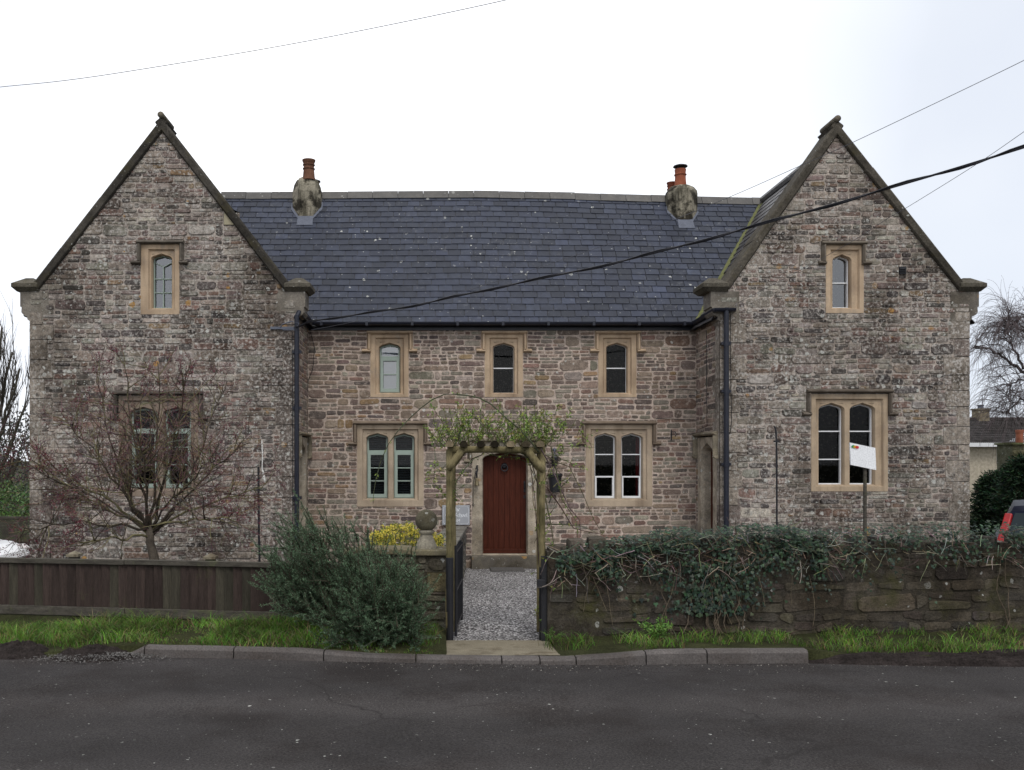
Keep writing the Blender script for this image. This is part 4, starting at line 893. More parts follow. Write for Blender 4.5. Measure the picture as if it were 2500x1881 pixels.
# ------------------------------------------------------------------ iron gate, swung open along the path
gt = thing('iron_gate', (X(1117, 10.2), 10.2, 0), 'black iron garden gate swung open against the left arch post', 'gate')
g0 = V((X(1113, 10.2), 10.2, 0)); dv = V((.09, 1, 0)).normalized()
mb = MB()
for d in (0, 1.02): mb.tube([g0+dv*d+V((0, 0, .02)), g0+dv*d+V((0, 0, 1.03-.05*(d > 0)))], .016, 8)
for z in (.10, .52, .95): mb.tube([g0+V((0, 0, z)), g0+dv*1.02+V((0, 0, z))], .012, 6)
mb.build('frame', M['iron'], gt)
for i in range(1, 8):
    mb = MB(); p = g0+dv*(1.02*i/8); mb.tube([p+V((0, 0, .1)), p+V((0, 0, 1.0+.03*sin(pi*i/8)))], .008, 6); mb.build('bar', M['iron'], gt)
mb = MB(); lx = X(1319, 10.0); gp = thing('gate_latch_post', (X(1324, 10.02), 10.02, 0), 'dark latch post with a black box lock beside the right arch post', 'post')
mb.box(X(1322, 10.0), X(1335, 10.0), 9.99, 10.05, -.05, .93); mb.build('stile', M['iron'], gp); mb = MB(); mb.box(X(1311, 9.97), X(1331, 9.97), 9.93, 9.988, Z(1436, 9.97), Z(1415, 9.97)); mb.build('latch', M['iron'], gp, bevel=.004)
# ------------------------------------------------------------------ small things about the door
ZS = ZG
mb = MB(); mb.box(X(1197, 17.4), X(1279, 17.4), 17.15, 17.62, gz(1, 17.4)-.01, gz(1, 17.4)+.03, (.09, .085, .08)); tag(mb.build('door_mat', M['log_end'], bevel=.008), 'dark flat mat on the gravel below the front door step', 'mat')
pl = thing('name_plaque', (X(1113, DR), DR-.03, Z(1282, DR)), 'grey slate house name plaque with white gothic lettering beside the front door', 'sign')
px0, px1, pz0, pz1 = X(1079.5, DR), X(1146.6, DR), Z(1281.7, DR), Z(1233.6, DR); YP = DR-.075
mb = MB(); mb.box(px0, px1, YP, DR-.02, pz0, pz1); mb.build('slab', M['plaque'], pl, bevel=.004)
PW, PH = px1-px0, pz1-pz0
G = {'T': (1.05, [[(.62,1.47),(.30,1.40),(.10,1.10),(.10,.55),(.28,.16),(.62,.08),(.92,.30)], [(.02,1.36),(.22,1.50),(.60,1.46),(1.0,1.52)], [(.52,1.42),(.52,.42),(.62,.30)]]),
 'h': (.66, [[(.12,1.52),(.12,.02)], [(.12,.78),(.38,.97),(.54,.80),(.54,.15),(.40,-.32)]]),
 'e': (.60, [[(.54,.20),(.32,.02),(.12,.20),(.12,.80),(.34,.97),(.52,.74),(.14,.48)]]),
 'O': (1.12, [[(.48,1.45),(.14,1.15),(.10,.45),(.42,.06),(.80,.28),(.92,.75),(.86,1.25),(.56,1.45),(.48,1.30)], [(.46,1.32),(.46,.24)]]),
 'l': (.38, [[(.14,1.52),(.14,.14),(.28,.02)]]),
 'd': (.66, [[(.14,1.40),(.54,.84),(.54,.20),(.34,.02),(.12,.20),(.12,.78),(.32,.95),(.54,.80)]]),
 'S': (1.12, [[(.92,1.28),(.62,1.50),(.30,1.36),(.26,1.06),(.50,.86),(.80,.66),(.88,.34),(.56,.06),(.20,.16)], [(.20,.16),(-.06,-.16),(.12,-.34),(.40,-.10),(.72,.50)], [(.36,1.22),(.80,.84)]]),
 'c': (.58, [[(.54,.84),(.34,.97),(.12,.80),(.12,.20),(.32,.02),(.54,.20)]]),
 'o': (.66, [[(.34,.97),(.12,.80),(.12,.20),(.34,.02),(.54,.20),(.54,.80),(.34,.97)]]),
 '1': (.52, [[(.06,1.08),(.26,1.34),(.26,.04)], [(.06,.02),(.46,.06)]]),
 '8': (.66, [[(.34,.70),(.12,.94),(.14,1.18),(.34,1.34),(.52,1.16),(.50,.92),(.14,.46),(.12,.20),(.32,.02),(.54,.20),(.52,.46),(.34,.70)]]),
 '4': (.68, [[(.46,1.34),(.06,.44),(.64,.46)], [(.46,1.34),(.46,.02)]]),
 '9': (.66, [[(.50,.80),(.32,.64),(.12,.84),(.14,1.18),(.34,1.34),(.52,1.16),(.52,.50),(.40,.14),(.12,.04)]])}
lay = [0]
def write(txt, cx, base, sz):
    kx_ = 1.32; wd = sum(G[c][0] if c in G else .5 for c in txt)*sz*kx_; x = cx-wd/2
    for ch_ in txt:
        if ch_ not in G: x += .5*sz*kx_; continue
        for st in G[ch_][1]:
            nx, nz_ = .075*sz, .052*sz
            for a, b in zip(st, st[1:]):
                lay[0] += 1; y = YP-.0012-.00004*lay[0]
                ax, az, bx_, bz = x+a[0]*sz*kx_, base+a[1]*sz, x+b[0]*sz*kx_, base+b[1]*sz
                mb.face([(ax-nx, y, az-nz_), (ax+nx, y, az+nz_), (bx_+nx, y, bz+nz_), (bx_-nx, y, bz-nz_)])
        x += G[ch_][0]*sz*kx_
mid = (px0+px1)/2
for txt, bs_, sz_ in (('The', .70, .135), ('Old School', .41, .135), ('1849', .125, .128)):
    for wd_, ox in ((txt, 0),) if ' ' not in txt else (('Old', -.245*PW), ('School', .165*PW)):
        mb = MB(); write(wd_, mid+ox, pz0+PH*bs_, PH*sz_); mb.build('lettering', M['lettering'], pl)
mb = MB(); i_ = .022; r_ = .022; bp_ = []
for (cx_, cz_, a0) in ((px0+i_, pz0+i_, 0), (px1-i_, pz0+i_, 1), (px1-i_, pz1-i_, 2), (px0+i_, pz1-i_, 3)):
    for k in range(5): a = pi/2*a0+pi/2*(1-k/4); bp_.append((cx_+r_*cos(a), cz_+r_*sin(a)))
for a, b in zip(bp_, bp_[1:]+bp_[:1]): mb.bar((a[0], YP-.001, a[1]), (b[0], YP-.001, b[1]), .0035, .002)
mb.build('border_line', M['lettering'], pl)
bl = thing('door_bell', (X(1164, DR), DR-.06, Z(1186, DR)), 'small old bronze bell with a pull chain on the left door jamb', 'bell')
xb, yb_ = X(1164, DR), DR-.08
mb = MB(); z0, z1 = Z(1186, DR), Z(1166, DR); h = z1-z0; mb.lathe([(.050, z0), (.047, z0+.012), (.036, z0+h*.3), (.030, z0+h*.62), (.020, z0+h*.85), (.004, z1)], (xb, yb_, 0), 16); mb.build('bell_cup', M['bronze'], bl, smooth=True)
mb = MB(); mb.tube([(xb, yb_, z1-.01), (xb-.012, yb_, Z(1155, DR)), (xb+.012, yb_, Z(1148, DR)), (xb, yb_+.01, Z(1140, DR)), (xb, DR-.01, Z(1137, DR))], [.012, .022, .014, .016, .012], 8)
mb.tube([(xb-.03, yb_+.02, Z(1146, DR)), (xb, yb_, Z(1140, DR)), (xb+.025, yb_+.02, Z(1137, DR))], .010, 6); mb.build('bracket', M['iron'], bl)
mb = MB(); xq = X(1155, DR); mb.tube([(xb-.02, yb_+.02, Z(1150, DR)), (xq, yb_+.04, Z(1180, DR)), (xq, yb_+.04, Z(1230, DR))], .005, 5); mb.tube([(xq+.016*sin(a), yb_+.04, Z(1233, DR)+.022*cos(a)) for a in [2*pi*k/12 for k in range(13)]], .006, 5); mb.build('pull_chain', M['iron'], bl)
wl = thing('wall_lantern', (X(1351, DR), DR-.1, Z(1140, DR)), 'grey wall lantern half hidden by rose stems right of the door', 'lantern')
xw = X(1352, DR); yw = DR-.14; mb = MB(); mb.lathe([(.045, Z(1139, DR)), (.06, Z(1130, DR)), (.075, Z(1117, DR)), (.02, Z(1108, DR)), (.004, Z(1103, DR))], (xw, yw, 0), 6); mb.build('lamp_case', M['iron'], wl)
mb = MB(); mb.tube([(xw, DR-.01, Z(1100, DR)), (xw, DR-.10, Z(1094, DR)), (xw, yw, Z(1104, DR))], .012, 6); mb.lathe([(.055, -.012), (.055, .012), (.02, .02)], (xw, DR-.02, Z(1098, DR)), 10); mb.build('bracket', M['lead'], wl)
wp_ = thing('wall_planter', (X(1353, DR), DR-.12, Z(1200, DR)), 'black bucket-shaped planter hung on the wall right of the door', 'planter')
xp = X(1353, DR); mb = MB(); mb.lathe([(.10, Z(1201, DR)), (.125, Z(1165, DR)), (.145, Z(1162, DR)), (.145, Z(1157, DR)), (.12, Z(1157, DR)), (.11, Z(1170, DR))], (xp, DR-.15, 0), 18); mb.build('bucket', M['iron'], wp_)
mb = MB(); mb.tube([(xp-.14, DR-.15, Z(1160, DR)), (xp, DR-.10, Z(1142, DR)), (xp+.14, DR-.15, Z(1160, DR))], .006, 5); mb.build('handle', M['iron'], wp_)
wh = thing('hanging_bracket', (X(1640, DR), DR-.05, Z(1062, DR)), 'small black iron hook bracket on the stone between window and side door', 'bracket')
mb = MB(); xh = X(1638, DR); mb.tube([(xh, DR-.03, Z(1075, DR)), (xh, DR-.03, Z(1049, DR))], .012, 6); mb.tube([(xh, DR-.03, Z(1055, DR)), (xh+.03, DR-.22, Z(1056, DR)), (xh+.035, DR-.26, Z(1062, DR)), (xh+.03, DR-.22, Z(1066, DR))], .010, 6); mb.build('hook', M['iron'], wh)
gp_ = thing('garden_stake', (X(633, 14), 14, -.1), 'thin black stake standing in front of the left gable wall', 'stake')
mb = MB(); mb.tube([P(634, 1395, 14.5), P(632, 1290, 14.5), P(631, 1140, 14.5)], .018, 8); mb.build('rod', M['iron'], gp_)
rp = MB(); rp.tube([P(639, 1075, 15.9), P(641, 1110, 15.9), P(640, 1145, 15.9), P(645, 1172, 15.9), P(647, 1178, 15.9), P(646, 1165, 15.9), P(642, 1148, 15.9)], .011, 6); rp.tube([P(639, 1075, 15.9), P(639, 1075, 16.34)], .008, 5)
tag(rp.build('white_rope', M['rope']), 'short white rope hanging on the left gable wall above the black stake', 'rope')
gh = thing('garden_hook', (X(1895, 15.5), 15.5, -.1), 'black crook-topped garden hook standing against the right gable', 'hook')
mb = MB(); mb.tube([P(1897, 1400, 15.5), P(1896, 1100, 15.5), P(1895, 1060, 15.5), P(1893, 1045, 15.5), P(1890, 1042, 15.5)], .016, 7); mb.box(X(1890, 15.5), X(1900, 15.5), 15.46, 15.54, Z(1080, 15.5), Z(1076, 15.5)); mb.build('crook', M['iron'], gh)
sb = thing('sign_board', (X(2105, 14), 14, -.1), 'tilted white sign board with a small coloured emblem in front of the right gable', 'sign')
mb = MB(); a, b = P(2075, 1081, 14), P(2137, 1094, 14); dn = V((.015, 0, -.34)); n_ = V((0, .03, 0))
q = [a, b, b+dn, a+dn]; mb.bridge(q, [p+n_ for p in q]); mb.face(q); mb.face([p+n_ for p in q]); mb.build('panel', M['sign_white'], sb)
mb = MB(); mb.box(X(2109, 14.05), X(2115, 14.05), 14.032, 14.075, -.15, Z(1095, 14)); mb.build('post', M['rail'], sb)
mb = MB(); e0 = P(2083, 1090.5, 13.99)
for k, c in enumerate(((.02, .22, .05), (.55, .30, .02), (.5, .03, .03))):
    o = e0+V((.03*k, -.001-.001*k, -.006*k)); mb.face([o+V((.028*cos(t_), 0, .022*sin(t_))) for t_ in [2*pi*j/10 for j in range(10)]], c)
mb.build('emblem', M['emblem'], sb)
# ------------------------------------------------------------------ overhead lines
def plan_line(pxs, pa, Da, pb, Db, r, mat, name, lab, grp=None, cat='cable', n=5, twist=False):
    A, B = V((X(pa, Da), Da)), V((X(pb, Db), Db)); pts = []
    for px, py in pxs:
        k = (px-CX)/F; d = B-A; s = (k*A.y-A.x)/(d.x-k*d.y); q = A+d*s; pts.append(V((q.x, q.y, H-(py-CY)*q.y/F)))
    out = []
    for i in range(len(pts)-1):       # smooth through the measured points
        p0, p1, p2, p3 = pts[max(i-1, 0)], pts[i], pts[i+1], pts[min(i+2, len(pts)-1)]
        for j in range(8):
            t_ = j/8; out.append(.5*((2*p1)+(p2-p0)*t_+(2*p0-5*p1+4*p2-p3)*t_*t_+(3*p1-p0-3*p2+p3)*t_**3))
    out.append(pts[-1]); mb = MB(); mb.tube(out, r, n)
    if twist: mb.tube([p+V((0, r*1.6*sin(i*.9), r*1.6*cos(i*.9))) for i, p in enumerate(out)], r*.8, n)
    tag(mb.build(name, mat), lab, cat, grp)
plan_line([(722, 800), (775, 783), (980, 752), (1197, 706), (1496, 643), (1800, 564), (2170, 460), (2500, 360), (2700, 292)], 722, 16.2, 2700, 9, .013, M['cable'], 'overhead_cable', 'thick black twisted cable sweeping across the roof from the left downpipe to the upper right', None, twist=True)
plan_line([(760, 806), (899, 778), (1148, 708), (1520, 584), (1763, 489), (1954, 405), (2082, 348), (2397, 198), (2560, 118)], 760, 16.3, 2560, 9, .0035, M['wire'], 'overhead_wire', 'thin pale wire rising above the right gable past its apex', 'thin overhead wires')
plan_line([(1795, 743), (1909, 684), (2068, 597), (2173, 530), (2214, 507), (2380, 404), (2500, 322), (2600, 252)], 1795, 16.2, 2600, 10, .0035, M['wire'], 'overhead_wire', 'thin dark wire crossing the face of the right gable above its window', 'thin overhead wires')
plan_line([(-120, 228), (0, 213), (150, 198), (330, 172), (700, 110), (1100, 30), (1500, -60)], -120, 12, 1500, 9, .004, M['wire'], 'overhead_wire', 'thin wire across the sky at the top left corner', 'thin overhead wires')
mb = MB(); mb.box(X(661, DF), X(724, DF), DF-.05, DF-.02, Z(805, DF), Z(799, DF)); mb.tube([P(684, 800, DF-.1), P(690, 792, DF-.15), P(712, 785, DF-.16), P(730, 790, DF-.15), P(722, 806, DF-.1), P(690, 806, DF-.1)], .011, 6); tag(mb.build('cable_bracket', M['lead']), 'grey steel cable bracket with a loop of black cable on the left gable corner', 'bracket')
# ------------------------------------------------------------------ plants
def rnd_dir(): 
    while True:
        v = V((U(-1, 1), U(-1, 1), U(-1, 1)))
        if .05 < v.length < 1: return v.normalized()
def limb(p, d, Ln, n, wobble, lift=0, bend=None):
    pts = [V(p)]; d = V(d).normalized()
    for i in range(n):
        d = (d+rnd_dir()*wobble+V((0, 0, lift))).normalized()
        if bend: d = (d+bend*(i/n)).normalized()
        pts.append(pts[-1]+d*(Ln/n))
    return pts
def taper(n, a, b): return [lerp(a, b, i/n) for i in range(n+1)]
def along(pts, t):
    k = t*(len(pts)-1); i = min(int(k), len(pts)-2); return pts[i].lerp(pts[i+1], k-i), (pts[i+1]-pts[i]).normalized()
def leaf(mb, p, d, ln, wd, c, up=None):
    d = d.normalized(); s = d.cross(up or rnd_dir())
    if s.length < .05: s = d.cross(V((.3, .2, 1)))
    s = s.normalized()*wd/2; m = p+d*ln*.5; mb.face([p, m+s, p+d*ln, m-s], c)
# --- red-berried tree in front of the left gable
DT = 12.7; base = P(378, 1400, DT); base.z = -.08
tr = thing('berry_tree', base, 'spreading bare tree with dark red berry clusters in front of the left gable', 'tree')
mt, mbk, mr = MB(), MB(), MB()
def bc(dark): k = U(.7, 1.3); return (.060*k, .048*k, .036*k) if R.random() < dark else (.14*k, .125*k, .065*k)
fork = P(368, 1287, DT)
mt.tube([base, P(376, 1360, DT), P(366, 1325, DT), fork+V((0, 0, .03))], [.082, .066, .058, .05], 10, (.085, .07, .055))
targets = [(95, 1135, .5, .030), (60, 1290, -.5, .022), (150, 1010, .2, .030), (235, 930, .6, .03), (300, 880, -.4, .03), (385, 885, .3, .032), (455, 905, -.3, .03), (545, 950, .4, .028), (610, 1080, -.2, .028), (640, 1190, .4, .024), (560, 1265, -.7, .022), (200, 1330, -.7, .022), (-20, 1105, -.3, .018), (330, 1000, -.9, .026), (430, 1040, .9, .026), (510, 1130, -.8, .024), (240, 1120, -.8, .024), (130, 1180, .8, .022)]
tips = []
for px, py, dd, r0 in targets:
    st = fork.lerp(P(366, 1325, DT), U(0, .7)); en = P(px, py, DT+dd*.9); dv = en-st; n = 9
    sag = V((0, 0, .10 if py < 1100 else .22)); pts = []
    for i in range(n+1):
        t_ = i/n; p = st.lerp(en, t_)+V((0, 0, 1))*(.28*sin(pi*t_)*(-.8 if py < 1000 else .5)*(1-t_*.3)*dv.length*.35)
        p.x += (px-370)/600*.25*sin(pi*t_) if py < 1000 else 0
        pts.append(p+(rnd_dir()*.045 if 0 < i < n else V((0, 0, 0))))
    (mt).tube(pts, [lerp(r0*.88, .006, (i/n)**.7) for i in range(n+1)], 6, bc(.5))
    Lm = dv.length
    for k in range(int(10+Lm*6)):
        t_ = U(.28, 1); p, d = along(pts, t_); q = (d*.7+rnd_dir()*.9+V((0, -.05, .18))).normalized(); ln = U(.3, .8)*(1.15-.45*t_)
        b2 = limb(p, q, ln, 5, .22, .03); mbk.tube(b2, taper(5, .0075, .0032), 4, bc(.35), False)
        tw = lambda: tuple(x*U(.7, 1.4) for x in R.choice(((.11, .075, .066), (.13, .10, .075), (.085, .050, .048))))
        for j in range(R.randint(4, 7)):
            t2 = U(.2, 1); p2, d2 = along(b2, t2); q2 = (d2+rnd_dir()*.95).normalized(); l3 = U(.12, .40)
            b3 = limb(p2, q2, l3, 3, .28, .03); mbk.tube(b3, taper(3, .0040, .0020), 3, tw(), False)
            if R.random() < .5: tips.append(b3)
            for _ in range(R.randint(0, 3)):
                p4, d4 = along(b3, U(.3, 1)); b4 = limb(p4, d4+rnd_dir(), U(.06, .2), 2, .3); mbk.tube(b4, taper(2, .0026, .0016), 3, tw(), False)
                if R.random() < .3: tips.append(b4)
def red_zone(p):    # bunches hang on the outer and upper crown
    px, py = CX+F*p.x/p.y, CY-F*(p.z-H)/p.y
    return .9 if py < 960 or px > 520 or px < 200 else .22
for b in tips:
    if fbm(b[-1].x*1.9, b[-1].y*1.9, b[-1].z*1.9) > -.16 and R.random() < red_zone(b[-1]):
        k = U(.7, 1.4); c = (.095*k, .020*k, .032*k)
        for _ in range(R.randint(7, 16)):
            p, d = along(b, U(.3, 1)); p = p+rnd_dir()*.035; leaf(mr, p, rnd_dir(), U(.016, .028), U(.010, .018), c)
mt.build('trunk', M['bark'], tr, smooth=True); mbk.build('branches', M['bark'], tr); mr.build('berries', M['leaf'], tr)
# --- rosemary bush in front of the wall
rb = P(885, 1585, 9.75); rb.z = .06
ro = thing('rosemary_bush', rb, 'big sprawling rosemary bush with dark grey-green needles between fence and wall', 'bush')
ml, mw = MB(), MB()
def sprig(pts, n0, dens, sz, shade):
    Ln = sum((b-a).length for a, b in zip(pts, pts[1:])); mw.tube(pts, taper(len(pts)-1, .006, .002), 3, (.06, .05, .035), False)
    for _ in range(int(Ln*dens)):
        t_ = U(n0, 1); p, d = along(pts, t_); q = (d*.75+rnd_dir()*.9).normalized(); k = U(.65, 1.25)*shade
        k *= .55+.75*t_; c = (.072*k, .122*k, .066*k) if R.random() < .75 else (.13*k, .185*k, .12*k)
        leaf(ml, p, q, sz*U(.7, 1.25)*(1.1-.4*t_), .0048, c)
hull = [(628, 1428, 0), (655, 1405, 0), (690, 1320, .1), (715, 1280, .1), (745, 1270, .2), (790, 1268, .1), (835, 1300, 0), (890, 1322, .1), (935, 1330, .1), (965, 1360, 0), (985, 1368, .1), (1005, 1410, 0), (1022, 1450, 0), (1040, 1500, 0), (1020, 1550, -.1), (980, 1585, -.2), (880, 1592, -.25), (820, 1540, -.2), (760, 1500, -.2), (700, 1480, -.1), (660, 1450, 0), (720, 1410, -.1), (690, 1370, 0)]
for i in range(250):
    if R.random() < .42:
        a, b = R.randrange(len(hull)), 0; h = hull[a]; q = hull[(a+1) % len(hull)]; t_ = R.random(); px, py = lerp(h[0], q[0], t_), lerp(h[1], q[1], t_); rr = 1.14-abs(R.gauss(0, .2))
        px, py = lerp(900, px, rr), lerp(1480, py, rr); D = 9.7+U(-.35, .25)
    else:
        px, py = R.gauss(925, 82), R.gauss(1470, 62); D = 9.7+U(-.65, .3)
        if py > 1585: py = 1570
        if px < 730 and py > 1470: py = 1440
        px = min(px-max(0, 1450-py)*.35, 1025-max(0, 1440-py)*.5)
    en = P(px, py, D); st = rb+V((U(-.25, .45), U(-.15, .15), U(0, .30))); mid = st.lerp(en, .5)+V(((en.x-st.x)*.10, U(-.1, .05), -.03-.10*abs(en.x-st.x)))
    pts = []
    for j in range(8):
        t_ = j/7; p = st*(1-t_)**2+mid*2*t_*(1-t_)+en*t_*t_; pts.append(p)
    pts[-1] += V((U(-.02, .02), 0, .05)); pts[-2] += V((0, 0, .015)); sh = U(.75, 1.25)
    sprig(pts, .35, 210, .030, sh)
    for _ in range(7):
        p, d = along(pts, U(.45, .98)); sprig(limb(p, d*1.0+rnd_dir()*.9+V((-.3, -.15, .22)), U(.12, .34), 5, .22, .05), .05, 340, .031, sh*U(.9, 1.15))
for _ in range(48):       # long sprays reaching out over the fence
    h = R.choice(((632, 1430), (655, 1412), (690, 1385), (672, 1440), (700, 1330), (712, 1290), (745, 1275), (730, 1310), (780, 1285), (690, 1440)))
    en = P(h[0]+U(-8, 25), h[1]+U(-12, 12), 9.7+U(-.2, .2)); st = rb+V((U(-.4, .1), U(-.1, .15), U(.2, .5))); mid = st.lerp(en, .55)+V((0, 0, -.06 if h[1] > 1370 else -.02)); pts = [st*(1-t_)**2+mid*2*t_*(1-t_)+en*t_*t_ for t_ in [j/8 for j in range(9)]]
    pts[-1] += V((-.01, 0, .04)); sprig(pts, .3, 260, .030, U(.9, 1.35))
    for _ in range(5): p, d = along(pts, U(.5, .97)); sprig(limb(p, d+rnd_dir()*.6+V((0, -.1, .25)), U(.08, .2), 4, .18, .05), .05, 340, .028, U(.9, 1.35))
ml.build('needles', M['leaf'], ro); mw.build('stems', M['stem'], ro)
# --- yellow flowers behind the wall
yf = thing('yellow_shrub', P(950, 1350, 11.6), 'low shrub covered in bright yellow flowers behind the stone ball', 'shrub')
mf, mg = MB(), MB()
for _ in range(190):
    px = U(905, 1082); t_ = (px-905)/177; top = 1302-20*sin(pi*min(1, t_*1.15))-U(0, 12)+18*abs(t_-.45); D = U(11.2, 12.0); p = P(px, U(top, 1350), D)
    st = V((p.x*.95+U(-.05, .05), p.y, .55)); mg.tube([st, st.lerp(p, .5)+rnd_dir()*.03, p], .003, 3, (.10, .12, .03), False)
    for _ in range(8): q = p+rnd_dir()*.045; leaf(mg, q, rnd_dir(), .03, .014, (.10, .15, .03))
    for _ in range(U(10, 22).__int__()):
        q = p+rnd_dir()*U(0, .05); k = U(.8, 1.1)
        for s in range(3): leaf(mf, q, rnd_dir(), .018, .014, (.66*k, .56*k, .10*k))
mg.build('leaves', M['leaf'], yf); mf.build('flowers', M['leaf'], yf)
# --- climbing rose over the arch
cr_ = thing('climbing_rose', (xr, DA+.1, 0), 'climbing rose with fresh green leaves and thorny stems over the timber arch', 'climber')
ms, mv = MB(), MB(); GC = [(.20, .26, .055), (.15, .21, .05), (.24, .28, .08), (.11, .16, .04)]
def spray(pts, r0, r1, leaves, c=(.075, .075, .035)):
    ms.tube(pts, taper(len(pts)-1, r0, r1), 5, tuple(x*U(.75, 1.25) for x in c), False)
    for _ in range(leaves):
        p, d = along(pts, U(.15, 1)); gc = tuple(x*U(.8, 1.2) for x in R.choice(GC))
        q = (d+rnd_dir()).normalized()
        for k in range(R.randint(3, 5)): leaf(mv, p+q*.010*k, q*.5+rnd_dir()*.8, U(.018, .034), U(.012, .02), gc)
def px3(l, D): return [P(a, b, D+U(-.06, .06)) for a, b in l]
spray(px3([(1316, 1105), (1296, 1078), (1268, 1048), (1240, 1025), (1199, 987), (1170, 972), (1141, 966), (1112, 963), (1084, 964), (1055, 976), (1026, 998), (998, 1024), (972, 1052), (948, 1085), (930, 1125), (918, 1170), (912, 1205), (911, 1230)], DA), .010, .0035, 12)
for l in ([(1330, 1560), (1322, 1450), (1316, 1380), (1310, 1290), (1306, 1220), (1298, 1160), (1290, 1110), (1270, 1080)], [(1335, 1540), (1328, 1400), (1322, 1300), (1302, 1230), (1300, 1190), (1320, 1130), (1330, 1090)], [(1330, 1500), (1316, 1330), (1318, 1260), (1312, 1180), (1290, 1130), (1260, 1118), (1200, 1112)],
          [(1318, 1200), (1295, 1120), (1265, 1115), (1225, 1118), (1190, 1108), (1172, 1092)], [(1325, 1110), (1270, 1100), (1215, 1116), (1178, 1092), (1150, 1094)], [(1310, 1135), (1280, 1110), (1240, 1095), (1210, 1060)],
          [(1320, 1095), (1345, 1140), (1368, 1190), (1390, 1240), (1415, 1270), (1420, 1330)], [(1330, 1110), (1362, 1130), (1390, 1140), (1420, 1200), (1450, 1270), (1475, 1310)], [(1345, 1090), (1358, 1150), (1372, 1220), (1408, 1275), (1412, 1340)], [(1335, 1190), (1370, 1240), (1400, 1290), (1440, 1300), (1470, 1305)],
          [(1330, 1210), (1345, 1280), (1352, 1330), (1358, 1350)], [(1335, 1280), (1380, 1282), (1420, 1285), (1455, 1300)], [(1340, 1230), (1352, 1200), (1375, 1185), (1395, 1165)], [(1155, 1122), (1135, 1145), (1118, 1170), (1108, 1190)], [(1150, 1122), (1175, 1112), (1185, 1100)], [(1350, 1190), (1362, 1178), (1380, 1172), (1392, 1160)]):
    spray(px3(l, DA+U(-.05, .3)), U(.006, .010), .003, 5, R.choice(((.075, .075, .035), (.10, .085, .06), (.06, .05, .035))))
for _ in range(150):
    px = U(1062, 1345); st = P(px, U(1075, 1095), DA+U(-.05, .65)); hgt = U(.12, .56)*(1 if 1080 < px < 1330 else .6)
    q = limb(st, V((U(-.8, .8), U(-.3, .3), .75)), hgt, 6, .22, .02); spray(q, .0042, .002, R.randint(3, 9))
for _ in range(46):
    px, py = (U(1335, 1420), U(1010, 1140)) if R.random() < .6 else (U(1058, 1098), U(1080, 1220)); st = P(px, py, DA+U(0, .4)); spray(limb(st, rnd_dir()+V((0, 0, .3)), U(.12, .35), 5, .25), .0036, .002, R.randint(3, 7))
for _ in range(34): st = P(U(1312, 1345), U(1150, 1560), DA+U(-.02, .1)); spray(limb(st, rnd_dir()+V((0, 0, .4)), U(.1, .3), 4, .3), .003, .002, R.randint(0, 3))
ms.build('stems', M['stem'], cr_); mv.build('leaves', M['leaf'], cr_)
# --- ivy over the boundary wall
iv = thing('ivy', (3, 10.1, .9), 'dark green ivy with tangled dead twigs draped over the roadside wall', 'ivy')
mi, mt_ = MB(), MB()
def ivy_leaf(p, nrm, sz, c):
    nrm = nrm.normalized(); s = nrm.cross(V((0, 0, 1)))
    if s.length < .1: s = V((1, 0, 0))
    s.normalize(); u = s.cross(nrm).normalized(); a = U(0, 2*pi) if R.random() < .4 else pi+U(-.8, .8); e, f = s*cos(a)+u*sin(a), u*cos(a)-s*sin(a)
    o = [(0, -.35), (.34, -.42), (.52, -.02), (.25, .12), (0, .62), (-.25, .12), (-.52, -.02), (-.34, -.42)]
    q = [p+e*x*sz+f*y*sz+nrm*(-.12*abs(x)*sz) for x, y in o]
    mi.face([q[0], q[1], q[2], q[3], q[4]], c); mi.face([q[0], q[4], q[5], q[6], q[7]], c)
def crest(x): return 1.06+.13*fbm(x*1.3, 3.3)+.11*max(0, min(1, (x-1.8)/1.2))+.08*fbm(x*3.2, 1)
IG = [(.022, .042, .022), (.015, .030, .017), (.032, .056, .030), (.010, .020, .013), (.050, .072, .048)]
def hang(x): return curve([(1.3, .10), (1.8, .2), (2.3, .22), (2.6, .34), (3.0, .46), (3.4, .36), (3.8, .26), (5, .30), (6, .18), (8.5, .2)], x)+.07*fbm(x*3, 9)
for _ in range(10500):
    x = 1.28+(8.3-1.28)*R.random() if R.random() < .45 else U(1.28, 4.4)
    tp_ = crest(x); m = R.random()
    if m < .62:
        y, z, nr = wy(x)+U(-.16, .40), tp_+U(-.16, .05), V((U(-.5, .5), U(-.8, .2), 1))
    else:
        z = tp_-abs(R.gauss(0, 1))*hang(x)*.8-.05; y = wy(x)-U(.03, .17); nr = V((U(-.5, .5), -1, U(-.1, .6)))
    if x < 1.7 and R.random() < .5: continue
    if fbm(x*4, z*4, 2) < -.12 and m > .5: continue
    ivy_leaf(V((x, y, z)), nr, U(.022, .046), tuple(q*U(.8, 1.25) for q in R.choice(IG)))
for _ in range(480):       # strands going down the face in the middle
    x = R.gauss(3.0, .28); z = U(.28, .85); ivy_leaf(V((x, wy(x)-U(.03, .07), z)), V((U(-.4, .4), -1, .3)), U(.03, .06), tuple(q*U(.7, 1.2) for q in R.choice(IG)))
for _ in range(560):
    x = U(1.25, 4.6) if R.random() < .75 else U(4.6, 8); p = V((x, wy(x)-U(.0, .16), crest(x)-U(-.03, .38))); c = R.choice(((.19, .165, .12), (.10, .085, .06), (.30, .27, .21), (.06, .05, .04)))
    l = limb(p, V((U(-1, 1), -.15, U(-1, .35))), U(.08, .30), 5, .25); mt_.tube(l, taper(5, .0040, .0020), 4, tuple(q*U(.7, 1.2) for q in c), False)
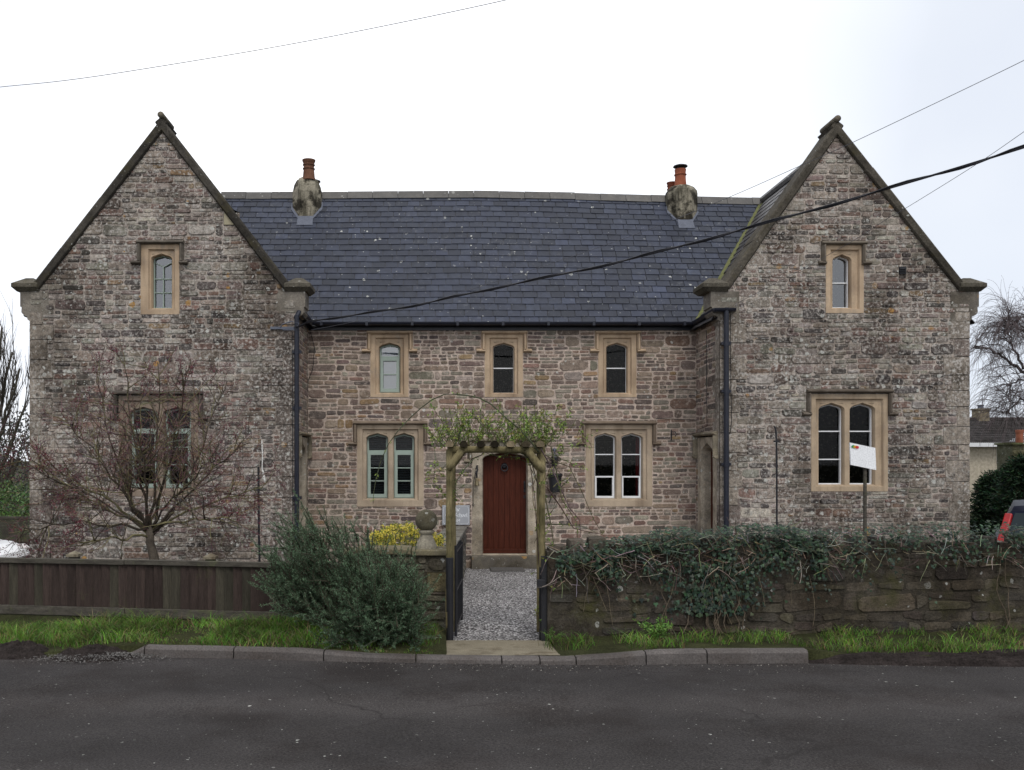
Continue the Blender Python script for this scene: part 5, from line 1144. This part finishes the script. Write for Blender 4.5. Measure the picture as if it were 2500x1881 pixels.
for xs, k in ((2.6, 2), (3.05, 6), (3.25, 3), (6.4, 2)):
    for _ in range(k):
        p = V((xs+U(-.1, .1), wy(xs)-.05, .08)); l = [p]
        for j in range(8): q = l[-1]+V((U(-.07, .07), 0, .11)); q.y = wy(q.x)-.05; l.append(q)
        mt_.tube(l, taper(8, .007, .002), 5, (.11, .085, .06), False)
for _ in range(9):
    x = U(1.6, 4.3); l = limb(V((x, wy(x)-.07, .72)), V((U(-.3, .3), 0, -1)), U(.3, .6), 6, .12); mt_.tube(l, .003, 4, (.15, .12, .08), False)
mi.build('leaves', M['ivy'], iv); mt_.build('stems', M['stem'], iv)
# --- verge grass
mb = MB()
def blade(x, y, z, h, lean, wd, c):
    k_ = .75+.9*max(-.4, fbm(x*2.1, y*3, 4)); c = tuple(q*k_ for q in c); a = U(0, 2*pi); dx, dy = cos(a)*lean, sin(a)*lean*.7; b = U(0, 2*pi); sx, sy = cos(b)*wd/2, sin(b)*wd/2
    p0, p1, p2 = V((x, y, z)), V((x+dx*.35*h, y+dy*.35*h, z+h*.6)), V((x+dx*h, y+dy*h, z+h*U(.75, 1))); s = V((sx, sy, 0))
    mb.add([p0-s, p0+s, p1+s*.75, p1-s*.75, p2], [(0, 1, 2, 3), (3, 2, 4)], c)
GG = [(.090, .205, .024), (.125, .25, .034), (.065, .15, .020), (.15, .25, .05), (.16, .16, .065), (.17, .13, .075)]
SOIL = [(X(45, 9.3), 9.32, .40, .26), (X(240, 9.2), 9.2, .40, .24)]
def grass_at(x, y, n, hm):
    for _ in range(n):
        xx, yy = x+R.gauss(0, .035), y+R.gauss(0, .035); blade(xx, yy, vz(xx, yy)-.01, hm*U(.55, 1.35), U(.3, 1.3), U(.004, .0075), tuple(q*U(.75, 1.25) for q in R.choice(GG)))
for _ in range(4300):
    x = U(-7, -.06); b0, b1 = ky(x)+.14, min(fy(x), 10.3); y = lerp(b0, b1, R.random()**.85)
    if any(((x-a)/c)**2+((y-b)/d)**2 < 1 for a, b, c, d in SOIL) and R.random() < .93: continue
    if x < -3.2 and y < ky(x)+.22 and R.random() < .5: continue
    k = fbm(x*1.3, y*2.2); edge = min(1, (y-b0)/.25)
    if k < -.28 and R.random() < .6: continue
    grass_at(x, y, R.randint(4, 12), (.045+.06*edge)*(1+1.3*k)*U(.7, 1.3))
for _ in range(1150):
    x = U(1.3, 7.5); y = lerp(ky(x)+.13, wy(x)-.02, R.random()**.8); k = fbm(x*1.9+5, y*2.0)
    if k < .10 and not (x > 4.2 and y < 9.4): continue
    grass_at(x, y, 8, .075*(1+1.0*k))
for px in (1375, 1420, 1530, 1555, 1690, 1800, 1835, 2050, 2150, 2330, 2460):
    D = 9.6; x = X(px, D)
    for _ in range(14): grass_at(x+R.gauss(0, .08), 9.55+R.gauss(0, .12), 7, .13)
for _ in range(100): x = U(3.75, 7.2); grass_at(x, 9.2+U(-.05, .12), 8, .10)
struct(mb.build('grass', M['leaf']), 'stuff')
# --- weeds
def weed(px, D, lab, n, sz, cs):
    x = X(px, D); z = vz(x, D); t_ = thing('weed_plant', (x, D, z), lab, 'weed', 'weeds at the foot of the wall'); a, b = MB(), MB()
    for _ in range(n):
        q = limb(V((x, D, z)), V((U(-1, 1), U(-.7, .3), U(.6, 1.3))), U(.12, .26)*sz, 5, .12, bend=V((0, 0, -.25))); b.tube(q, taper(5, .004, .002), 4, (.10, .14, .04), False)
        for j in range(26):
            p, d = along(q, U(.35, 1)); leaf(a, p+rnd_dir()*.018*sz, rnd_dir()+V((0, -.2, .4)), U(.02, .04)*sz, U(.008, .016)*sz, tuple(k*U(.8, 1.2) for k in R.choice(cs)))
    b.build('stems', M['stem'], t_); a.build('leaves', M['leaf'], t_)
weed(1598, 9.72, 'bushy bright green ferny weed against the ivy wall', 26, 1.25, [(.10, .19, .04), (.13, .22, .055)])
weed(1345, 9.7, 'small green weed by the foot of the right arch post', 10, .7, [(.08, .15, .035)])
weed(1015, 9.6, 'dusty grey-green seedling under the rosemary bush', 12, 1.0, [(.07, .10, .05), (.10, .12, .07)])
# ------------------------------------------------------------------ left background
lf = thing('lattice_fence', (X(20, 23.5), 23.5, -.3), 'grey diamond trellis fence beyond the left gable', 'fence')
xa, xb_, za, zb2 = X(-160, 23.5), X(72, 23.5)+.6, Z(1322, 23.5), Z(1264, 23.5)
mb = MB(); n = 46; hh = zb2-za
for i in range(-8, n):
    for s in (1, -1):
        x0 = lerp(xa, xb_, i/n); x1 = x0+hh*s; 
        if s < 0: x0, x1 = x0+hh, x0
        mb.bar((x0, 23.5+.008*s, za), (x1, 23.5+.008*s, zb2), .008, .030)
mb.build('trellis', M['rail'], lf); mb = MB()
mb.bar((xa, 23.5, zb2), (xb_, 23.5, zb2), .05, .06); mb.bar((xa, 23.5, za), (xb_, 23.5, za), .05, .05); mb.bar((xa, 23.5, za-.12), (xb_, 23.5, za-.12), .04, .13)
mb.build('rail', M['rail'], lf)
for i in range(3):
    x = lerp(xa, xb_, (i+.2)/2.6); mb = MB(); mb.box(x-.05, x+.05, 23.53, 23.62, -.4, zb2+.05); mb.build('post', M['rail'], lf)
def clump(mb, c, rx, ry, rz, n, sz, cols):
    for _ in range(n):
        v = rnd_dir(); k = U(.45, 1.05)*(1+.3*fbm(v.x*2+c[0], v.y*2, v.z*2)); p = V((c[0]+v.x*rx*k, c[1]+v.y*ry*k, c[2]+v.z*rz*k)); leaf(mb, p, rnd_dir()+v*.4, sz*U(.6, 1.4), sz*.5, tuple(q*U(.75, 1.25) for q in R.choice(cols)))
def bush(name, c, r, n, sz, cols, lab, grp=None):
    t_ = thing(name, (c[0], c[1], c[2]-r[2]), lab, 'bush', grp); mb = MB(); clump(mb, c, *r, n, sz, cols); mb.build('foliage', M['leaf'], t_)
    mb = MB()
    for _ in range(14): mb.tube(limb(V((c[0]+U(-.2, .2), c[1], c[2]-r[2]-.1)), V((U(-1, 1), U(-1, 1), 1.2)), r[2]*1.3, 5, .15), taper(5, .03, .006), 5, (.07, .055, .04), False)
    mb.build('stems', M['bark'], t_)
bush('garden_bush', (X(25, 26), 26, .65), (.95, .6, .75), 2600, .09, [(.10, .15, .06), (.14, .18, .09), (.07, .11, .04)], 'pale green bush behind the trellis fence')
bush('dark_hedge', (X(0, 40), 40, 1.6), (5.0, 1.5, 2.6), 9000, .16, [(.09, .085, .09), (.07, .07, .07), (.11, .105, .10)], 'dull grey leafless hedge far behind the trellis')
bt = thing('bare_tree', (X(-40, 27), 27, -.4), 'tall leafless tree with upright twigs beyond the left gable', 'tree')
mb, mb2 = MB(), MB(); root = V((X(-70, 27), 27, -.4))
for (px, py, r0, dy) in ((62, 990, .10, 0), (30, 860, .12, .3), (5, 800, .11, -.3), (50, 1120, .09, .3), (-60, 780, .12, 0), (-120, 900, .10, .4), (48, 900, .07, -.5)):
    en = P(px, py, 27+dy); st = root+V((0, 0, U(.3, 1.3))); pts = [st.lerp(en, i/8)+V((0, 0, -.35*sin(pi*i/8)))+rnd_dir()*.06*(0 < i < 8) for i in range(9)]; mb.tube(pts, taper(8, r0, .03), 7, (.05, .045, .035))
    for _ in range(15):
        p, d = along(pts, U(.25, 1)); b2 = limb(p, d*.5+V((U(-.5, .5), U(-.5, .5), 1)), U(.9, 2.3), 7, .09, .04); mb2.tube(b2, taper(7, .018, .005), 4, (.06, .05, .042), False)
        for _ in range(9):
            p2, d2 = along(b2, U(.15, 1)); b3 = limb(p2, d2+rnd_dir()*.5+V((0, 0, .3)), U(.35, .9), 4, .1, .05); mb2.tube(b3, taper(4, .008, .003), 3, (.075, .062, .055), False)
mb.tube([root+V((0, 0, -.1)), root+V((.05, 0, .8)), root+V((.1, 0, 1.5))], [.22, .18, .14], 9, (.06, .05, .04))
mb.build('trunk', M['bark'], bt, smooth=True); mb2.build('twigs', M['bark'], bt)
# ------------------------------------------------------------------ cars
def car(loc, rz, paint, lab, estate=True):
    t_ = thing('parked_car', loc, lab, 'car', 'cars parked beside the house'); t_.rotation_euler.z = rz
    def B(mb, name, mat, par=None, **k):
        o = mb.build(name, mat, None, **k); o.parent = par or t_; return o
    # side profile along +x (tail at x=0, nose at x=4.3), widths per station
    st = [(0.0, .45, .92, .80, .70), (.06, .32, 1.0, .84, .70), (.35, .24, 1.02, .86, .66), (1.2, .20, 1.02, .88, .64), (2.6, .20, 1.0, .88, .64), (3.1, .20, .98, .87, .66), (3.9, .24, .86, .84, .66), (4.22, .34, .72, .74, .6), (4.3, .42, .62, .66, .55)]
    mb = MB(); rings = []
    for x, zl, zu, w_, wt in st: rings.append([V((x, y*s, z)) for s, y, z in ((1, w_*.92, zl), (1, w_, zl+.18), (1, w_, zu-.14), (1, w_*.955, zu), (-1, w_*.955, zu), (-1, w_, zu-.14), (-1, w_, zl+.18), (-1, w_*.92, zl))])
    for a, b in zip(rings, rings[1:]): mb.bridge(a, b)
    mb.face(rings[0]); mb.face(rings[-1])
    body = B(mb, 'body', paint, smooth=True, bevel=.03)
    mb = MB(); cs_ = [(.05, .98, .80, .80), (.10, 1.03, .78, .79), (.34, 1.43, .63, .80), (.50, 1.50, .60, .81), (1.2, 1.56, .60, .82), (2.1, 1.52, .60, .82), (2.4, 1.46, .61, .82), (3.0, 1.04, .72, .80), (3.2, .95, .74, .78)]
    rg_ = [[V((x, s_*w2, .93)) if k else V((x, s_*w2, .93)) for s_, k in ((1, 0),)]+[V((x, w1+.3*(w2-w1), z-.25*(z-.93))), V((x, w1, z)), V((x, w1*.6, z+.025)), V((x, -w1*.6, z+.025)), V((x, -w1, z)), V((x, -w1-.3*(w2-w1), z-.25*(z-.93))), V((x, -w2, .93))] for x, z, w1, w2 in cs_]
    for a_, b_ in zip(rg_, rg_[1:]): mb.bridge(a_, b_, closed=False)
    mb.face(rg_[0]); mb.face(rg_[-1]); B(mb, 'roof', paint, smooth=True)
    mb = MB(); mb.face([V((.095, .70, 1.07)), V((.315, .585, 1.41)), V((.315, -.585, 1.41)), V((.095, -.70, 1.07))]); B(mb, 'rear_window', M['car_glass'])
    mb = MB(); mb.face([V((2.46, .57, 1.43)), V((3.0, .68, 1.06)), V((3.0, -.68, 1.06)), V((2.46, -.57, 1.43))]); B(mb, 'windscreen', M['car_glass'])
    for s in (1, -1):
        mb = MB(); mb.face([V((.45, s*.80, 1.0)), V((2.75, s*.80, 1.0)), V((2.3, s*.645, 1.42)), V((.55, s*.645, 1.42))]); B(mb, 'side_window', M['car_glass'])
        mb = MB(); mb.bar((0, s*.775, .70), (.075, s*.76, 1.02), .14, .12); mb.bar((.065, s*.75, 1.0), (.33, s*.655, 1.38), .10, .10); la = B(mb, 'tail_lamp', M['red_lamp'], bevel=.015)
        mb = MB(); mb.bar((-.05, s*.76, .70), (-.02, s*.755, .82), .16, .12); B(mb, 'reversing_lens', M['clear_lamp'], la)
        mb = MB(); mb.bar((4.18, s*.62, .68), (4.02, s*.74, .76), .22, .14); B(mb, 'headlight', M['clear_lamp'], bevel=.02)
        for x in (.78, 3.42):
            mb = MB(); mb.tube([V((x, s*.70, .31)), V((x, s*.885, .31))], .31, 22); wv = B(mb, 'wheel', M['rubber'])
            mb = MB(); mb.tube([V((x, s*.88, .31)), V((x, s*.895, .31))], .20, 18); B(mb, 'rim', M['lead'], wv)
    mb = MB(); mb.box(-.06, .10, -.80, .80, .32, .56); B(mb, 'bumper', paint, bevel=.04)
    return t_
car((X(2452, 12.9)+.72, 12.7, -.20), radians(58), M['car_blue'], 'dark blue parked car with a red tail lamp at the right edge')
car((X(22, 17.0)-4.3, 17.2, -.50), radians(2), M['car_white'], 'white parked car, only its front corner showing at the left edge')
# ------------------------------------------------------------------ right background
hs = thing('bungalow', (X(2480, 42), 42, -.4), 'distant bungalow with dark tiled roof and cream walls beyond the right gable', 'house')
DH = 42; hx0, hx1 = X(2340, DH), X(2640, DH); ze, zrd = Z(1083, DH), Z(1025, DH+3)
mb = MB(); mb.box(hx0, hx1, DH, DH+6, -.6, ze+.1); mb.build('wall', M['cream_wall'], hs)
mb = MB(); NC = 70; NR = 14
for j in range(NR):
    for i in range(NC):
        a, b = lerp(hx0-.3, hx1+.3, i/NC), lerp(hx0-.3, hx1+.3, (i+1)/NC); t0, t1 = j/NR, (j+1)/NR; k = U(.75, 1.25); c = (.055*k, .050*k, .048*k); m_ = (a+b)/2
        y0, y1, z0, z1 = lerp(DH-.35, DH+3, t0), lerp(DH-.35, DH+3, t1), lerp(ze, zrd, t0), lerp(ze, zrd, t1)
        mb.face([(a, y0, z0+.02), (m_, y0, z0+.06), (m_, y1, z1+.03), (a, y1, z1)], c); mb.face([(m_, y0, z0+.06), (b, y0, z0+.02), (b, y1, z1), (m_, y1, z1+.03)], c)
mb.face([(hx0-.3, DH+3, zrd), (hx1+.3, DH+3, zrd), (hx1+.3, DH+6.4, ze), (hx0-.3, DH+6.4, ze)], (.05, .05, .05)); mb.tube([(hx0-.3, DH+3, zrd+.02), (hx1+.3, DH+3, zrd+.02)], .10, 6, (.06, .05, .05))
hr = mb.build('roof', M['tile'], hs)
mb = MB(); mb.box(hx0-.35, hx1+.35, DH-.46, DH-.36, ze-.16, ze+.02); mb.build('gutter', M['white_paint'], hs)
mb = MB(); cx_ = X(2394, DH+3); mb.box(cx_-.26, cx_+.26, DH+2.7, DH+3.3, zrd-.3, Z(1002, DH+3), (.24, .20, .13)); mb.box(cx_-.31, cx_+.31, DH+2.65, DH+3.35, Z(1002, DH+3)+.001, Z(1000, DH+3)+.04, (.2, .17, .12)); chm = mb.build('chimney', M['quoin'], hr)
mb = MB(); mb.lathe([(.14, Z(1001, DH+3)), (.12, Z(993, DH+3)), (.17, Z(990, DH+3)), (.15, Z(989, DH+3))], (cx_, DH+3, 0), 12); mb.build('chimney_pot', M['lead'], chm)
mb = MB(); x = X(2398, DH+3); z = Z(965, DH+3); mb.tube([(x, DH+3, zrd), (x, DH+3, z)], .018, 5); mb.tube([(x-.05, DH+3, z), (x+.48, DH+3, z+.02)], .012, 4)
for i in range(6): mb.tube([(x+.08*i, DH+2.85, z), (x+.08*i, DH+3.15, z)], .006, 3)
mb.build('aerial', M['wire'], chm)
for px in (2455, 2560):
    mb = MB(); xa_, xb2, za_, zb3 = X(px-22, DH), X(px+35, DH), Z(1130, DH), Z(1092, DH); ring(mb, front(DH), [(xa_, za_), (xa_, zb3), (xb2, zb3), (xb2, za_)], [(xa_+.09, za_+.09), (xa_+.09, zb3-.09), (xb2-.09, zb3-.09), (xb2-.09, za_+.09)], -.02, .04); bars(mb, front(DH), [((xa_+xb2)/2-.04, (xa_+xb2)/2+.04, za_+.05, zb3-.05)], -.02, .035); wn = mb.build('window', M['white_paint'], hs)
    mb = MB(); mb.face(lift(front(DH), [(xa_, za_), (xb2, za_), (xb2, zb3), (xa_, zb3)], .01)); mb.build('pane', M['car_glass'], wn)
op = thing('outbuilding_stack', (X(2496, 25), 25, -.3), 'mossy stone stack carrying one terracotta pot near the right edge', 'chimney')
mb = MB(); D = 25; x0, x1 = X(2472, D), X(2530, D); masonry(mb, front(D), x0, x1, -.3, [(x0, Z(1086, D)), (x1, Z(1086, D))], [], [((.15, .14, .09), 2), ((.11, .11, .07), 2)], (.14, .13, .09)); mb.face([(x0, D, -.3), (x0, D+.7, -.3), (x0, D+.7, Z(1086, D)), (x0, D, Z(1086, D))], (.12, .12, .08)); mb.box(x0-.05, x1+.05, D-.06, D+.75, Z(1086, D)+.001, Z(1082, D)+.01, (.13, .14, .07)); mb.build('stack', M['dark_rubble'], op)
mb = MB(); xx = X(2489, D+.3); mb.lathe([(.095, Z(1082, D)), (.09, Z(1060, D)), (.105, Z(1053, D)), (.105, Z(1049, D)), (.08, Z(1049, D))], (xx, D+.3, 0), 16, (.28, .10, .06)); mb.build('chimney_pot', M['terracotta'], op)
def conifer(px, D, zt, r, lab):
    x = X(px, D); t_ = thing('conifer', (x, D, -.4), lab, 'tree', 'dark evergreens behind the parked car'); mb = MB(); mb2 = MB(); mb2.tube([(x, D, -.4), (x, D, zt*.6), (x, D, zt-.2)], [.16, .1, .02], 8, (.06, .045, .035)); mb2.build('trunk', M['bark'], t_)
    for _ in range(260):
        t2 = R.random()**.8; z = lerp(-.1, zt, t2); a = U(0, 2*pi); rr = r*(1-.75*t2**1.5)*U(.6, 1.05); d = V((cos(a), sin(a), U(-.05, .35))); 
        for k in range(64):
            s = U(.25, 1); p = V((x, D, z))+d*rr*s+rnd_dir()*.14; leaf(mb, p, d+rnd_dir()*.8, U(.06, .12), U(.018, .032), tuple(q*U(.6, 1.3) for q in R.choice(((.020, .040, .020), (.030, .055, .026), (.014, .028, .016)))))
    mb.build('crown', M['leaf'], t_)
conifer(2500, 21, 1.95, 1.0, 'dark evergreen shrub-like conifer behind the parked car at the right edge')
conifer(2425, 22.5, 1.55, .75, 'lower dark evergreen between the right gable and the parked car')
wb = thing('weeping_birch', (X(2600, 36), 36, -.4), 'leafless weeping birch with fine hanging twigs at the right edge', 'tree')
mb, mb2 = MB(), MB(); root = V((X(2640, 36), 36, -.4)); 
mb.tube([root, root+V((-.1, 0, 3)), P(2620, 980, 36), P(2600, 850, 36)], [.32, .26, .2, .1], 9, (.11, .10, .095))
for l, r0 in (([(2620, 985), (2560, 950), (2500, 905), (2455, 867), (2420, 848), (2385, 845)], .10), ([(2615, 900), (2560, 850), (2520, 815), (2475, 790), (2440, 795)], .08), ([(2500, 905), (2478, 850), (2470, 815), (2462, 800)], .05), ([(2620, 1020), (2560, 985), (2500, 975), (2475, 1000), (2462, 1015)], .06), ([(2610, 960), (2550, 930), (2500, 925), (2478, 935), (2476, 965), (2490, 985)], .045), ([(2600, 850), (2560, 790), (2510, 770), (2480, 790)], .06)):
    pts = []
    for i in range(len(l)-1):
        a, b = P(*l[i], 36), P(*l[i+1], 36)
        for j in range(4): pts.append(a.lerp(b, j/4)+rnd_dir()*.05+V((0, .1*i, 0)))
    pts.append(P(*l[-1], 36.2)); mb.tube(pts, taper(len(pts)-1, r0, .016), 6, (.065, .055, .055))
    for _ in range(34):
        p, d = along(pts, U(.2, 1)); b2 = limb(p, d*.5+rnd_dir()*.8+V((0, 0, .35)), U(.5, 1.4), 6, .2, 0, V((0, 0, -.35))); mb2.tube(b2, taper(6, .014, .006), 4, (.075, .06, .06), False)
        for _ in range(9):
            p2, d2 = along(b2, U(.1, 1)); b3 = limb(p2, d2+rnd_dir()*.6, U(.5, 1.5), 7, .10, 0, V((0, 0, -.55))); mb2.tube(b3, taper(7, .0065, .004), 3, (.13, .105, .105), False)
mb.build('trunk', M['bark'], wb, smooth=True); mb2.build('twigs', M['bark'], wb)
